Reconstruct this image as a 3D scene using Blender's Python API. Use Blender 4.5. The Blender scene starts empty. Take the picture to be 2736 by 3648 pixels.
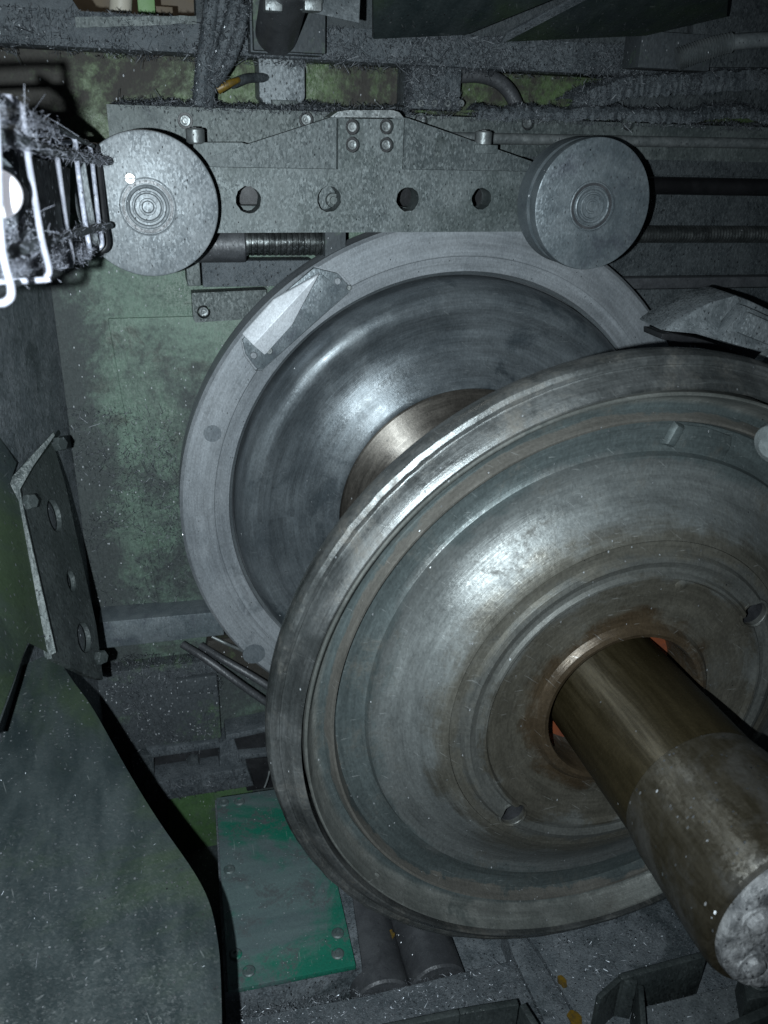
import bpy, bmesh, math, random
import numpy as np
from mathutils import Vector, Matrix, noise as mnoise

S = bpy.context.scene
COL = S.collection
random.seed(7)
rng = np.random.default_rng(7)

# ------------------------------------------------------------------ camera
CAM = Vector((-0.56669, -0.84550, 0.69864))
ROT = Matrix(((0.96711, -0.07815, 0.24207),      # columns: right, down, forward
              (-0.25259, -0.40741, 0.87762),
              (0.03004, -0.90989, -0.41375)))
FPX = 3000.0
cd = bpy.data.cameras.new('camera')
cam = bpy.data.objects.new('camera', cd)
COL.objects.link(cam)
r_, d_, f_ = (ROT.col[i] for i in range(3))
mw = Matrix(((r_.x, -d_.x, -f_.x, CAM.x), (r_.y, -d_.y, -f_.y, CAM.y), (r_.z, -d_.z, -f_.z, CAM.z), (0, 0, 0, 1)))
cam.matrix_world = mw
cd.sensor_fit = 'VERTICAL'
cd.sensor_height = 36.0
cd.sensor_width = 27.0
cd.lens = FPX / 3648 * 36.0
cd.clip_start = 0.02
cd.clip_end = 50
cd.dof.use_dof = True
cd.dof.focus_distance = 1.35
cd.dof.aperture_fstop = 7.0
S.camera = cam

# ------------------------------------------------------------------ world, light, exposure
w = bpy.data.worlds.new('World')
S.world = w
w.use_nodes = True
w.node_tree.nodes['Background'].inputs[0].default_value = (0.55, 0.72, 0.85, 1)
w.node_tree.nodes['Background'].inputs[1].default_value = 0.024

def campt(x, y, z):
    return CAM + ROT @ Vector((x, y, z))

fl = bpy.data.lights.new('camera_flash', 'SPOT')
fl.energy = 142
fl.color = (0.86, 0.965, 1.0)
fl.spot_size = math.radians(108)
fl.spot_blend = 1.0
fl.shadow_soft_size = 0.005
flo = bpy.data.objects.new('camera_flash', fl)
COL.objects.link(flo)
flo.location = campt(-0.072, 0.022, -0.01)
aim = CAM + (ROT @ Vector(((850 - 1368) / FPX, (1850 - 1824) / FPX, 1))) * 1.4
flo.rotation_euler = (aim - flo.location).to_track_quat('-Z', 'Y').to_euler()

# light of the hall behind the opening in the machine housing
hl = bpy.data.lights.new('hall_light', 'AREA')
hl.energy = 3
hl.size = 0.5
hl.color = (1.0, 0.95, 0.85)
hlo = bpy.data.objects.new('hall_light', hl)
COL.objects.link(hlo)
hlo.location = (-0.62, 1.4, 1.9)
hlo.rotation_euler = (math.radians(20), 0, 0)

S.view_settings.view_transform = 'Standard'
S.view_settings.look = 'None'
S.view_settings.exposure = 0
S.view_settings.gamma = 1

# ------------------------------------------------------------------ helpers: points
def ray(px, py):
    return ROT @ Vector(((px - 1368) / FPX, (py - 1824) / FPX, 1))
def W(px, py, Y):
    d = ray(px, py)
    return CAM + d * ((Y - CAM.y) / d.y)
def G(px, py, Z):
    d = ray(px, py)
    return CAM + d * ((Z - CAM.z) / d.z)
def Wd(px, py, d):
    return CAM + ray(px, py) * d
def WX(px, py, X):
    d = ray(px, py)
    return CAM + d * ((X - CAM.x) / d.x)

# ------------------------------------------------------------------ helpers: materials
class NB:
    def __init__(s, name):
        s.m = bpy.data.materials.new(name)
        s.m.use_nodes = True
        s.t = s.m.node_tree
        s.b = s.t.nodes['Principled BSDF']
    def n(s, kind, **kw):
        o = s.t.nodes.new(kind)
        for k, v in kw.items():
            setattr(o, k, v)
        return o
    def ln(s, a, b):
        s.t.links.new(a, b)
    def set(s, sock, v):
        if isinstance(v, bpy.types.NodeSocket):
            s.ln(v, sock)
        else:
            sock.default_value = v
    def math(s, op, a, b=0.0, c=None, clamp=False):
        o = s.n('ShaderNodeMath', operation=op, use_clamp=clamp)
        s.set(o.inputs[0], a); s.set(o.inputs[1], b)
        if c is not None:
            s.set(o.inputs[2], c)
        return o.outputs[0]
    def vmath(s, op, a, b=None, scale=None):
        o = s.n('ShaderNodeVectorMath', operation=op)
        s.set(o.inputs[0], a)
        if b is not None:
            s.set(o.inputs[1], b)
        if scale is not None:
            s.set(o.inputs['Scale'], scale)
        return o.outputs[0]
    def noise(s, vec, scale, detail=6, rough=0.6, dist=0.0):
        o = s.n('ShaderNodeTexNoise')
        s.ln(vec, o.inputs['Vector'])
        o.inputs['Scale'].default_value = scale
        o.inputs['Detail'].default_value = detail
        o.inputs['Roughness'].default_value = rough
        o.inputs['Distortion'].default_value = dist
        return o.outputs['Fac']
    def ramp(s, v, lo, hi):
        o = s.n('ShaderNodeMapRange')
        o.interpolation_type = 'SMOOTHSTEP'
        s.set(o.inputs[0], v); s.set(o.inputs[1], lo); s.set(o.inputs[2], hi)
        return o.outputs[0]
    def mix(s, f, a, b):
        o = s.n('ShaderNodeMix', data_type='RGBA')
        s.set(o.inputs[0], f)
        for i, v in ((6, a), (7, b)):
            if isinstance(v, tuple):
                v = (v + (1.0,))[:4]
            s.set(o.inputs[i], v)
        return o.outputs[2]
    def fmix(s, f, a, b):
        o = s.n('ShaderNodeMix', data_type='FLOAT')
        s.set(o.inputs[0], f); s.set(o.inputs[2], a); s.set(o.inputs[3], b)
        return o.outputs[0]

def surf(name, c1, c2, metal=0.5, rough=0.5, scale=9.0, dirt=None, dirt_lo=0.5, dirt_hi=0.62, dirt_scale=5.0,
         speck=0.0, speck_scale=420.0, glit=0.0, polar=None, streak=0.25, third=None, third_lo=0.55, third_hi=0.65, third_scale=4.0,
         bump=0.15, bump_scale=160.0, aniso=0.0, radial=None, corner=None, stretch=None, scratch=0.0, rvar=0.15, spec=0.5):
    """metal / paint under oil, dust and swarf; polar = centre (x, z) of the turning marks"""
    b = NB(name)
    tc = b.n('ShaderNodeTexCoord').outputs['Object']
    vec = tc
    if stretch:
        vec = b.vmath('MULTIPLY', tc, stretch)
    f1 = b.ramp(b.noise(vec, scale, 8, 0.65, 0.3), 0.32, 0.68)
    col = b.mix(f1, c1, c2)
    rg = b.fmix(f1, rough - rvar * 0.5, rough + rvar * 0.5)
    mt = metal
    hgt = b.noise(tc, bump_scale, 4, 0.7)
    if third:
        f3 = b.ramp(b.noise(tc, third_scale, 7, 0.68, 0.5), third_lo, third_hi)
        col = b.mix(f3, col, third)
    if polar is not None:
        sp = b.n('ShaderNodeSeparateXYZ')
        b.ln(tc, sp.inputs[0])
        x = b.math('SUBTRACT', sp.outputs[0], polar[0]); z = b.math('SUBTRACT', sp.outputs[2], polar[1])
        rr = b.math('SQRT', b.math('ADD', b.math('MULTIPLY', x, x), b.math('MULTIPLY', z, z)))
        an = b.math('ARCTAN2', z, x)
        cb = b.n('ShaderNodeCombineXYZ')
        b.ln(b.math('MULTIPLY', rr, 260.0), cb.inputs[0]); b.ln(b.math('MULTIPLY', an, 1.6), cb.inputs[1]); b.ln(b.math('MULTIPLY', sp.outputs[1], 90.0), cb.inputs[2])
        st = b.noise(cb.outputs[0], 1.0, 5, 0.75)
        cb2 = b.n('ShaderNodeCombineXYZ')
        b.ln(b.math('MULTIPLY', rr, 60.0), cb2.inputs[0]); b.ln(b.math('MULTIPLY', an, 2.5), cb2.inputs[1]); b.ln(b.math('MULTIPLY', sp.outputs[1], 30.0), cb2.inputs[2])
        st2 = b.noise(cb2.outputs[0], 1.0, 5, 0.7)
        k = b.math('ADD', b.math('MULTIPLY', b.math('SUBTRACT', st, 0.5), 1.6 * streak), b.math('MULTIPLY', b.math('SUBTRACT', st2, 0.5), 2.2 * streak))
        k = b.math('ADD', k, 1.0)
        if radial:
            rn = b.math('ADD', rr, b.math('ADD', b.math('MULTIPLY', b.math('SUBTRACT', st2, 0.5), b.math('MULTIPLY_ADD', b.ramp(rr, 0.41, 0.33), 0.045, 0.006)), b.math('MULTIPLY', b.math('SUBTRACT', f1, 0.5), b.math('MULTIPLY_ADD', b.ramp(rr, 0.41, 0.33), 0.027, 0.003))))
            for (ra, rb, rcol) in radial:
                col = b.mix(b.ramp(rn, ra, rb), rcol, col)
        col = b.vmath('SCALE', col, scale=k)
        rg = b.math('ADD', rg, b.math('MULTIPLY', b.math('SUBTRACT', st2, 0.5), 0.35), clamp=True)
        hgt = b.math('ADD', b.math('MULTIPLY', hgt, 0.5), b.math('MULTIPLY', st, 0.9))
    if scratch > 0:
        cs = b.vmath('MULTIPLY', tc, (38.0, 20.0, 420.0))
        rt = b.n('ShaderNodeVectorRotate', rotation_type='Y_AXIS')
        b.ln(tc, rt.inputs['Vector']); rt.inputs['Angle'].default_value = 0.9
        cs2 = b.vmath('MULTIPLY', rt.outputs[0], (460.0, 20.0, 30.0))
        s1 = b.ramp(b.noise(cs, 1.0, 2, 0.5), 0.70, 0.76); s2 = b.ramp(b.noise(cs2, 1.0, 2, 0.5), 0.70, 0.76)
        sc = b.math('MULTIPLY', b.math('MAXIMUM', s1, s2), scratch)
        col = b.mix(sc, col, (0.55, 0.57, 0.58))
    if dirt:
        dn = b.math('ADD', b.math('MULTIPLY', b.noise(tc, dirt_scale, 10, 0.72, 0.6), 0.75), b.math('MULTIPLY', b.noise(tc, dirt_scale * 14, 4, 0.7), 0.25))
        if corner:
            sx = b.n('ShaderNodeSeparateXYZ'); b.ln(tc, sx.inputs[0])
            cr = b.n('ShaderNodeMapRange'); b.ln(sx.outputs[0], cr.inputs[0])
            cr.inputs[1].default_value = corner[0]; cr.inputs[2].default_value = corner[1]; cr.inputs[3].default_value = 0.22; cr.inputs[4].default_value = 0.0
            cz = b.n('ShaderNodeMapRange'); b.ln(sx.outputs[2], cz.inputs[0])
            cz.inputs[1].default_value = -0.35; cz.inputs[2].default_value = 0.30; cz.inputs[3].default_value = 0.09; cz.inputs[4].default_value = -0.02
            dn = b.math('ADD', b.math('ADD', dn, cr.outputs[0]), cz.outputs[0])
        fd = b.ramp(dn, dirt_lo, dirt_hi)
        col = b.mix(fd, col, dirt)
        rg = b.fmix(fd, rg, 0.75)
        mt = b.fmix(fd, metal, metal * 0.35)
        hgt = b.math('ADD', hgt, b.math('MULTIPLY', fd, 0.35))
    nrm = None
    bp = b.n('ShaderNodeBump')
    bp.inputs['Strength'].default_value = bump
    bp.inputs['Distance'].default_value = 0.002
    b.ln(hgt, bp.inputs['Height'])
    nrm = bp.outputs[0]
    if speck > 0 or glit > 0:
        vo = b.n('ShaderNodeTexVoronoi')
        wv = b.vmath('ADD', tc, b.vmath('SCALE', tc, scale=0.0))
        b.ln(b.vmath('MULTIPLY', wv, (1.0, 1.0, 0.55)), vo.inputs['Vector'])
        vo.inputs['Scale'].default_value = speck_scale
        rc = b.n('ShaderNodeSeparateColor')
        b.ln(vo.outputs['Color'], rc.inputs[0])
        sm = b.noise(tc, 14.0, 5, 0.7)
        thr = b.math('ADD', 1.0 - speck, b.math('MULTIPLY', b.math('SUBTRACT', sm, 0.5), -1.2 * speck))
        hit = b.math('GREATER_THAN', rc.outputs[0], thr)
        shp = b.math('LESS_THAN', vo.outputs['Distance'], 0.42)
        hit = b.math('MULTIPLY', hit, shp)
        grain = b.math('ADD', 0.86, b.math('MULTIPLY', rc.outputs[1], 0.28))
        col = b.vmath('SCALE', col, scale=grain)
        col = b.mix(b.math('MULTIPLY', hit, 0.9), col, (0.40, 0.42, 0.45))
        if isinstance(mt, float):
            mt = b.fmix(hit, mt, 0.85)
        rg = b.fmix(hit, rg, 0.32)
        off = b.vmath('SUBTRACT', vo.outputs['Color'], (0.5, 0.5, 0.5))
        amt = b.math('ADD', b.math('MULTIPLY', hit, 1.1), glit)
        nrm = b.vmath('NORMALIZE', b.vmath('ADD', nrm, b.vmath('SCALE', off, scale=amt)))
    b.set(b.b.inputs['Base Color'], col)
    b.set(b.b.inputs['Roughness'], rg)
    b.set(b.b.inputs['Metallic'], mt)
    b.b.inputs['Specular IOR Level'].default_value = spec
    b.ln(nrm, b.b.inputs['Normal'])
    if aniso:
        tg = b.n('ShaderNodeTangent', direction_type='RADIAL', axis='Y')
        b.ln(tg.outputs[0], b.b.inputs['Tangent'])
        b.b.inputs['Anisotropic'].default_value = aniso
        b.b.inputs['Anisotropic Rotation'].default_value = 0.25
    return b.m

DUST = (0.035, 0.042, 0.048)
M = {}
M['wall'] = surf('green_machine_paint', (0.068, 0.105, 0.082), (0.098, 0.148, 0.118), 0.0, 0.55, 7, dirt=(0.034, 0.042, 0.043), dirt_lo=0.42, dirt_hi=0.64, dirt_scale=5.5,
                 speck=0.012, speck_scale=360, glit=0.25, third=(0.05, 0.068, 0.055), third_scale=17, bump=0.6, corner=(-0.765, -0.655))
M['wall_low'] = surf('dusty_green_paint', (0.055, 0.10, 0.05), (0.085, 0.14, 0.075), 0.0, 0.5, 6, dirt=DUST, dirt_lo=0.34, dirt_hi=0.50, dirt_scale=3.5,
                     speck=0.04, speck_scale=330, glit=0.3, bump=0.5)
M['band'] = surf('olive_paint', (0.04, 0.075, 0.025), (0.065, 0.105, 0.04), 0.0, 0.5, 8, dirt=(0.022, 0.020, 0.017), dirt_lo=0.40, dirt_hi=0.54, dirt_scale=4,
                 speck=0.012, speck_scale=330, glit=0.2, bump=0.4)
M['greenclean'] = surf('moss_green_paint', (0.035, 0.075, 0.028), (0.05, 0.098, 0.04), 0.0, 0.5, 10, dirt=DUST, dirt_lo=0.45, dirt_hi=0.7, speck=0.012, glit=0.15)
M['floordust'] = surf('floor_swarf_dust', (0.08, 0.095, 0.108), (0.135, 0.152, 0.168), 0.2, 0.6, 22, speck=0.09, speck_scale=300, glit=0.5, bump=1.0, bump_scale=260, third=(0.05, 0.062, 0.07), third_scale=8)
M['dust'] = surf('swarf_dust', (0.045, 0.055, 0.064), (0.085, 0.098, 0.11), 0.2, 0.6, 22, speck=0.08, speck_scale=330, glit=0.45, bump=0.9, bump_scale=260)
M['dustdark'] = surf('dark_swarf_dust', (0.026, 0.033, 0.038), (0.048, 0.057, 0.063), 0.2, 0.65, 18, speck=0.055, speck_scale=330, glit=0.45, bump=0.9, bump_scale=240)
M['rail'] = surf('dusty_steel', (0.052, 0.064, 0.065), (0.085, 0.099, 0.100), 0.3, 0.55, 16, speck=0.025, speck_scale=380, glit=0.3, bump=0.3, third=(0.036, 0.046, 0.049), third_scale=7, third_lo=0.48, third_hi=0.68)
M['beam'] = surf('dusty_ground_steel', (0.066, 0.080, 0.084), (0.105, 0.121, 0.125), 0.3, 0.55, 17, speck=0.02, speck_scale=430, glit=0.25, bump=0.3, third=(0.050, 0.063, 0.064), third_scale=8, third_lo=0.48, third_hi=0.68)
M['beamwing'] = surf('dusty_cast_steel', (0.052, 0.064, 0.068), (0.084, 0.098, 0.102), 0.3, 0.55, 17, speck=0.03, speck_scale=380, glit=0.3, bump=0.35, third=(0.042, 0.053, 0.054), third_scale=9)
M['rollL'] = surf('roller_steel', (0.118, 0.134, 0.148), (0.165, 0.181, 0.195), 0.3, 0.5, 26, speck=0.02, speck_scale=440, glit=0.2, bump=0.15, third=(0.098, 0.112, 0.124), third_scale=14, third_lo=0.5, third_hi=0.7, scratch=0.08)
M['rollR'] = surf('roller_steel_scuffed', (0.092, 0.112, 0.126), (0.135, 0.156, 0.171), 0.35, 0.48, 24, speck=0.016, speck_scale=440, glit=0.16, bump=0.15, third=(0.072, 0.083, 0.100), third_scale=16, third_lo=0.5, third_hi=0.7, scratch=0.10)
M['face'] = surf('faceplate_steel', (0.158, 0.174, 0.192), (0.205, 0.221, 0.240), 0.35, 0.55, 6, speck=0.004, speck_scale=460, glit=0.05, polar=(0, 0), streak=0.40, bump=0.14, third=(0.128, 0.143, 0.158), third_scale=8, scratch=0.06)
M['faceinner'] = surf('faceplate_step_steel', (0.11, 0.127, 0.14), (0.15, 0.168, 0.18), 0.45, 0.5, 8, speck=0.004, glit=0.06, polar=(0, 0), streak=0.2, bump=0.1)
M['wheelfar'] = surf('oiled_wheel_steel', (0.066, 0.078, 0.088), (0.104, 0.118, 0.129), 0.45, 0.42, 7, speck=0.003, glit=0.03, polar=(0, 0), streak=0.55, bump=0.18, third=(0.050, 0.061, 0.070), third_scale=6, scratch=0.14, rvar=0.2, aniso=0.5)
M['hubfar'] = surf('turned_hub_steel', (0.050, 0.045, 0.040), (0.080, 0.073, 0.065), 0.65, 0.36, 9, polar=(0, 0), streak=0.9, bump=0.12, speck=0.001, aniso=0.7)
BRN = (0.062, 0.060, 0.051)
M['wheel'] = surf('grimy_wheel_steel', (0.085, 0.092, 0.088), (0.125, 0.130, 0.124), 0.45, 0.43, 9, speck=0.004, glit=0.05, polar=(0, 0), streak=0.5, bump=0.26, third=(0.060, 0.068, 0.066), third_scale=9, scratch=0.14, rvar=0.28,  # outermost tone paints light on the recess wall; inner rings are grime and stain
                 radial=[(0.407, 0.416, (0.055, 0.068, 0.070)), (0.3985, 0.4000, (0.088, 0.085, 0.078)), (0.3850, 0.3870, (0.052, 0.064, 0.066)), (0.332, 0.350, (0.088, 0.096, 0.097)), (0.255, 0.285, BRN), (0.222, 0.24, (0.066, 0.069, 0.066)), (0.19, 0.205, (0.054, 0.051, 0.042)), (0.125, 0.15, (0.040, 0.029, 0.018))],
                 dirt=(0.036, 0.036, 0.032), dirt_lo=0.50, dirt_hi=0.68, dirt_scale=11)
M['rim'] = surf('worn_rim_steel', (0.050, 0.055, 0.056), (0.092, 0.098, 0.100), 0.65, 0.33, 10, polar=(0, 0), streak=0.8, bump=0.34, scratch=0.15, rvar=0.35, speck=0.002, dirt=(0.066, 0.061, 0.053), dirt_lo=0.46, dirt_hi=0.7, dirt_scale=9)
M['hub'] = M['wheel']
M['axle'] = surf('oily_axle', (0.021, 0.0165, 0.008), (0.034, 0.027, 0.014), 0.5, 0.42, 12, stretch=(9, 0.7, 9), bump=0.06, speck=0.003, glit=0.03, rvar=0.15, aniso=0.85)
M['journal'] = surf('speckled_journal', (0.026, 0.022, 0.014), (0.042, 0.037, 0.027), 0.45, 0.44, 20, stretch=(5, 0.8, 5), bump=0.15, speck=0.035, speck_scale=300, glit=0.15, third=(0.058, 0.056, 0.051), third_scale=11, third_lo=0.47, third_hi=0.66, aniso=0.8)
M['axleend'] = surf('axle_end_steel', (0.09, 0.094, 0.10), (0.26, 0.265, 0.275), 0.2, 0.5, 60, speck=0.04, glit=0.4, bump=1.0, bump_scale=90)
M['orange'] = surf('orange_seal', (0.10, 0.026, 0.009), (0.05, 0.014, 0.007), 0.0, 0.5, 30)
M['black'] = surf('black_steel', (0.012, 0.013, 0.015), (0.022, 0.023, 0.026), 0.3, 0.5, 20, speck=0.01)
M['blackrod'] = surf('black_rod', (0.008, 0.008, 0.009), (0.012, 0.012, 0.014), 0.3, 0.45, 20)
M['darkpipe'] = surf('dark_pipe', (0.045, 0.048, 0.054), (0.07, 0.074, 0.081), 0.3, 0.45, 20, speck=0.015, glit=0.15)
M['screw'] = surf('lead_screw_steel', (0.075, 0.083, 0.085), (0.13, 0.14, 0.142), 0.85, 0.32, 40, speck=0.01, glit=0.1)
M['bolt'] = surf('bolt_steel', (0.12, 0.135, 0.14), (0.18, 0.195, 0.20), 0.5, 0.42, 60, speck=0.02, glit=0.15)
M['brightbolt'] = surf('bright_screw', (0.55, 0.56, 0.57), (0.62, 0.63, 0.64), 0.5, 0.35, 60)
M['wedge'] = surf('ground_wedge_steel', (0.70, 0.74, 0.80), (0.80, 0.84, 0.90), 0.4, 0.40, 12, speck=0.003, glit=0.04, scratch=0.1)
M['tool'] = surf('dusty_casting', (0.11, 0.127, 0.138), (0.18, 0.20, 0.215), 0.3, 0.55, 25, speck=0.05, speck_scale=360, glit=0.4, bump=0.5)
M['knob'] = surf('pale_knob', (0.09, 0.105, 0.11), (0.16, 0.178, 0.183), 0.2, 0.45, 30, speck=0.01, glit=0.1, bump=0.5)
M['guard'] = surf('dark_guard_sheet', (0.014, 0.021, 0.023), (0.027, 0.036, 0.038), 0.2, 0.5, 9, speck=0.045, speck_scale=300, glit=0.22, bump=0.45, third=(0.026, 0.042, 0.022), third_scale=2.4, third_lo=0.44, third_hi=0.64, stretch=(2.5, 1, 0.9), scratch=0.12)
M['bracket'] = surf('black_bracket', (0.032, 0.040, 0.041), (0.055, 0.066, 0.067), 0.3, 0.5, 14, speck=0.045, speck_scale=300, glit=0.35, bump=0.5)
M['plate'] = surf('green_cover_plate', (0.085, 0.118, 0.125), (0.10, 0.145, 0.146), 0.3, 0.5, 5, speck=0.012, glit=0.12, bump=0.25, third=(0.010, 0.135, 0.090), third_scale=4.2, third_lo=0.46, third_hi=0.60, stretch=(0.6, 6, 6), dirt=(0.055, 0.066, 0.070), dirt_lo=0.50, dirt_hi=0.62, dirt_scale=14, scratch=0.18)
M['chip'] = surf('steel_swarf', (0.13, 0.142, 0.16), (0.22, 0.235, 0.26), 0.6, 0.4, 90, bump=0.0)
M['chipdark'] = surf('dark_swarf', (0.028, 0.033, 0.039), (0.075, 0.083, 0.095), 0.4, 0.5, 90, bump=0.0)
M['wire'] = surf('galvanised_wire', (0.33, 0.34, 0.41), (0.44, 0.455, 0.53), 0.4, 0.28, 60, bump=0.05)
M['wirefuzz'] = surf('dusty_wire', (0.30, 0.32, 0.40), (0.55, 0.57, 0.66), 0.3, 0.42, 120, bump=0.3, speck=0.1, glit=0.3)
M['fluff'] = surf('swarf_fluff', (0.075, 0.08, 0.10), (0.19, 0.20, 0.24), 0.0, 0.7, 90, bump=0.0)
M['yellow'] = surf('yellow_plastic', (0.15, 0.09, 0.008), (0.05, 0.035, 0.012), 0.0, 0.5, 80)
M['cream'] = surf('cream_paint', (0.55, 0.52, 0.44), (0.62, 0.58, 0.50), 0.0, 0.5, 10)
M['greenpost'] = surf('bright_green_paint', (0.14, 0.30, 0.10), (0.18, 0.34, 0.13), 0.0, 0.5, 10)
M['brown'] = surf('brown_board', (0.13, 0.10, 0.07), (0.20, 0.16, 0.11), 0.0, 0.6, 10)
M['hose'] = surf('ribbed_hose', (0.15, 0.17, 0.18), (0.21, 0.23, 0.24), 0.4, 0.4, 30, speck=0.01)

def emis(name, col, st):
    b = NB(name)
    b.b.inputs['Base Color'].default_value = (0.9, 0.9, 0.95, 1)
    b.b.inputs['Roughness'].default_value = 0.15
    b.b.inputs['Emission Color'].default_value = col + (1,)
    b.b.inputs['Emission Strength'].default_value = st
    return b.m
M['bulb'] = emis('lit_bulb', (0.85, 0.88, 1.0), 0.45)

# ------------------------------------------------------------------ helpers: objects
def thing(name, label, cat, loc, group=None):
    o = bpy.data.objects.new(name, None)
    COL.objects.link(o)
    o.empty_display_size = 0.02
    o.location = loc
    o['label'] = label; o['category'] = cat
    if group:
        o['group'] = group
    return o
def tag(o, label, cat, group=None):
    o['label'] = label; o['category'] = cat
    if group:
        o['group'] = group
    return o
def rootloc(o):
    p = Vector((0, 0, 0))
    while o is not None:
        if o.type == 'EMPTY':
            p += o.location
        o = o.parent
    return p
def link(name, me, mat, parent=None, smooth=True, angle=35, kind=None):
    me.materials.append(M[mat])
    o = bpy.data.objects.new(name, me)
    COL.objects.link(o)
    if smooth:
        me.shade_smooth()
        me.set_sharp_from_angle(angle=math.radians(angle))
    if parent is not None:
        o.parent = parent
        if parent.type == 'EMPTY':
            o.matrix_parent_inverse = Matrix.Translation(-parent.location)
    if kind:
        o['kind'] = kind
    return o
def me_from(bm):
    me = bpy.data.meshes.new('mesh')
    bmesh.ops.recalc_face_normals(bm, faces=bm.faces)
    bm.to_mesh(me); bm.free()
    return me
def pyd(name, verts, faces, mat, parent=None, smooth=True, angle=35, bevel=0, kind=None):
    bm = bmesh.new()
    vs = [bm.verts.new(v) for v in verts]
    for f in faces:
        try:
            bm.faces.new([vs[i] for i in f])
        except ValueError:
            pass
    if bevel:
        bmesh.ops.recalc_face_normals(bm, faces=bm.faces)
        bmesh.ops.bevel(bm, geom=[e for e in bm.edges if e.calc_face_angle(0) > 0.3], offset=bevel, segments=2, affect='EDGES', profile=0.6, clamp_overlap=True)
    return link(name, me_from(bm), mat, parent, smooth, angle, kind)
BOXF = [(0, 1, 2, 3), (7, 6, 5, 4), (0, 4, 5, 1), (1, 5, 6, 2), (2, 6, 7, 3), (3, 7, 4, 0)]
def box(name, x0, x1, y0, y1, z0, z1, mat, parent=None, bevel=0.002, kind=None):
    v = [(x0, y0, z0), (x1, y0, z0), (x1, y0, z1), (x0, y0, z1), (x0, y1, z0), (x1, y1, z0), (x1, y1, z1), (x0, y1, z1)]
    return pyd(name, v, BOXF, mat, parent, bevel=bevel, kind=kind)
def hexa(name, front, back, mat, parent=None, bevel=0.002, kind=None):
    """box from four front and four back corners"""
    return pyd(name, [tuple(p) for p in front] + [tuple(p) for p in back], BOXF, mat, parent, bevel=bevel, kind=kind)
def slab(name, pts, depth, mat, parent=None, bevel=0.0015, kind=None):
    """polygon of 3-D points given a thickness along the vector depth"""
    n = len(pts)
    d = Vector(depth)
    v = [tuple(p) for p in pts] + [tuple(Vector(p) + d) for p in pts]
    f = [tuple(range(n)), tuple(range(2 * n - 1, n - 1, -1))] + [(i, (i + 1) % n, (i + 1) % n + n, i + n) for i in range(n)]
    return pyd(name, v, f, mat, parent, bevel=bevel, kind=kind)
def lathe(name, prof, mat, parent=None, c=(0, 0), seg=144, angle=28, mesh_only=False, origin=None, axis=None, kind=None, closed=True):
    """revolve (r, y) points round the line x=c0, z=c1 or round origin/axis"""
    n = len(prof)
    if origin is None:
        o = Vector((c[0], 0, c[1])); ax = Vector((0, 1, 0)); u = Vector((1, 0, 0)); v = Vector((0, 0, 1))
    else:
        o = Vector(origin); ax = Vector(axis).normalized()
        u = ax.orthogonal().normalized(); v = ax.cross(u)
    vs = []
    for i in range(seg):
        a = 2 * math.pi * i / seg
        e = u * math.cos(a) + v * math.sin(a)
        vs += [tuple(o + ax * y + e * r) for r, y in prof]
    fs = []
    m = n if closed else n - 1
    for i in range(seg):
        j = (i + 1) % seg
        for k in range(m):
            l = (k + 1) % n
            fs.append((i * n + k, j * n + k, j * n + l, i * n + l))
    bm = bmesh.new()
    bv = [bm.verts.new(p) for p in vs]
    for f in fs:
        bm.faces.new([bv[q] for q in f])
    bmesh.ops.remove_doubles(bm, verts=bm.verts, dist=1e-6)
    bmesh.ops.dissolve_degenerate(bm, edges=bm.edges, dist=1e-7)
    me = me_from(bm)
    if mesh_only:
        return me
    return link(name, me, mat, parent, True, angle, kind)
def cyl(name, p0, p1, r, mat, parent=None, seg=32, bevel=0.0015, r1=None):
    p0, p1 = Vector(p0), Vector(p1)
    L = (p1 - p0).length
    r1 = r if r1 is None else r1
    pr = [(0, 0), (r - bevel, 0), (r, bevel), (r1, L - bevel), (r1 - bevel, L), (0, L)]
    return lathe(name, pr, mat, parent, seg=seg, origin=p0, axis=p1 - p0, closed=False)
def tube(name, pts, r, mat, parent=None, seg=10, res=6, kind=None):
    """smooth tube through 3-D points"""
    pts = [Vector(p) for p in pts]
    P = []
    n = len(pts)
    for i in range(n - 1):
        p0 = pts[max(i - 1, 0)]; p1 = pts[i]; p2 = pts[i + 1]; p3 = pts[min(i + 2, n - 1)]
        for k in range(res):
            t = k / res
            P.append(0.5 * ((2 * p1) + (p2 - p0) * t + (2 * p0 - 5 * p1 + 4 * p2 - p3) * t * t + (3 * p1 - p0 - 3 * p2 + p3) * t ** 3))
    P.append(pts[-1])
    vs, fs = [], []
    u = None
    for i, p in enumerate(P):
        t = (P[min(i + 1, len(P) - 1)] - P[max(i - 1, 0)]).normalized()
        u = t.orthogonal().normalized() if u is None else (u - t * u.dot(t)).normalized()
        v = t.cross(u)
        rr = r(i / (len(P) - 1)) if callable(r) else r
        vs += [tuple(p + (u * math.cos(2 * math.pi * k / seg) + v * math.sin(2 * math.pi * k / seg)) * rr) for k in range(seg)]
    for i in range(len(P) - 1):
        for k in range(seg):
            l = (k + 1) % seg
            fs.append((i * seg + k, i * seg + l, (i + 1) * seg + l, (i + 1) * seg + k))
    fs.append(tuple(range(seg))); fs.append(tuple((len(P) - 1) * seg + k for k in range(seg)))
    return pyd(name, vs, fs, mat, parent, angle=60, kind=kind)
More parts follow.
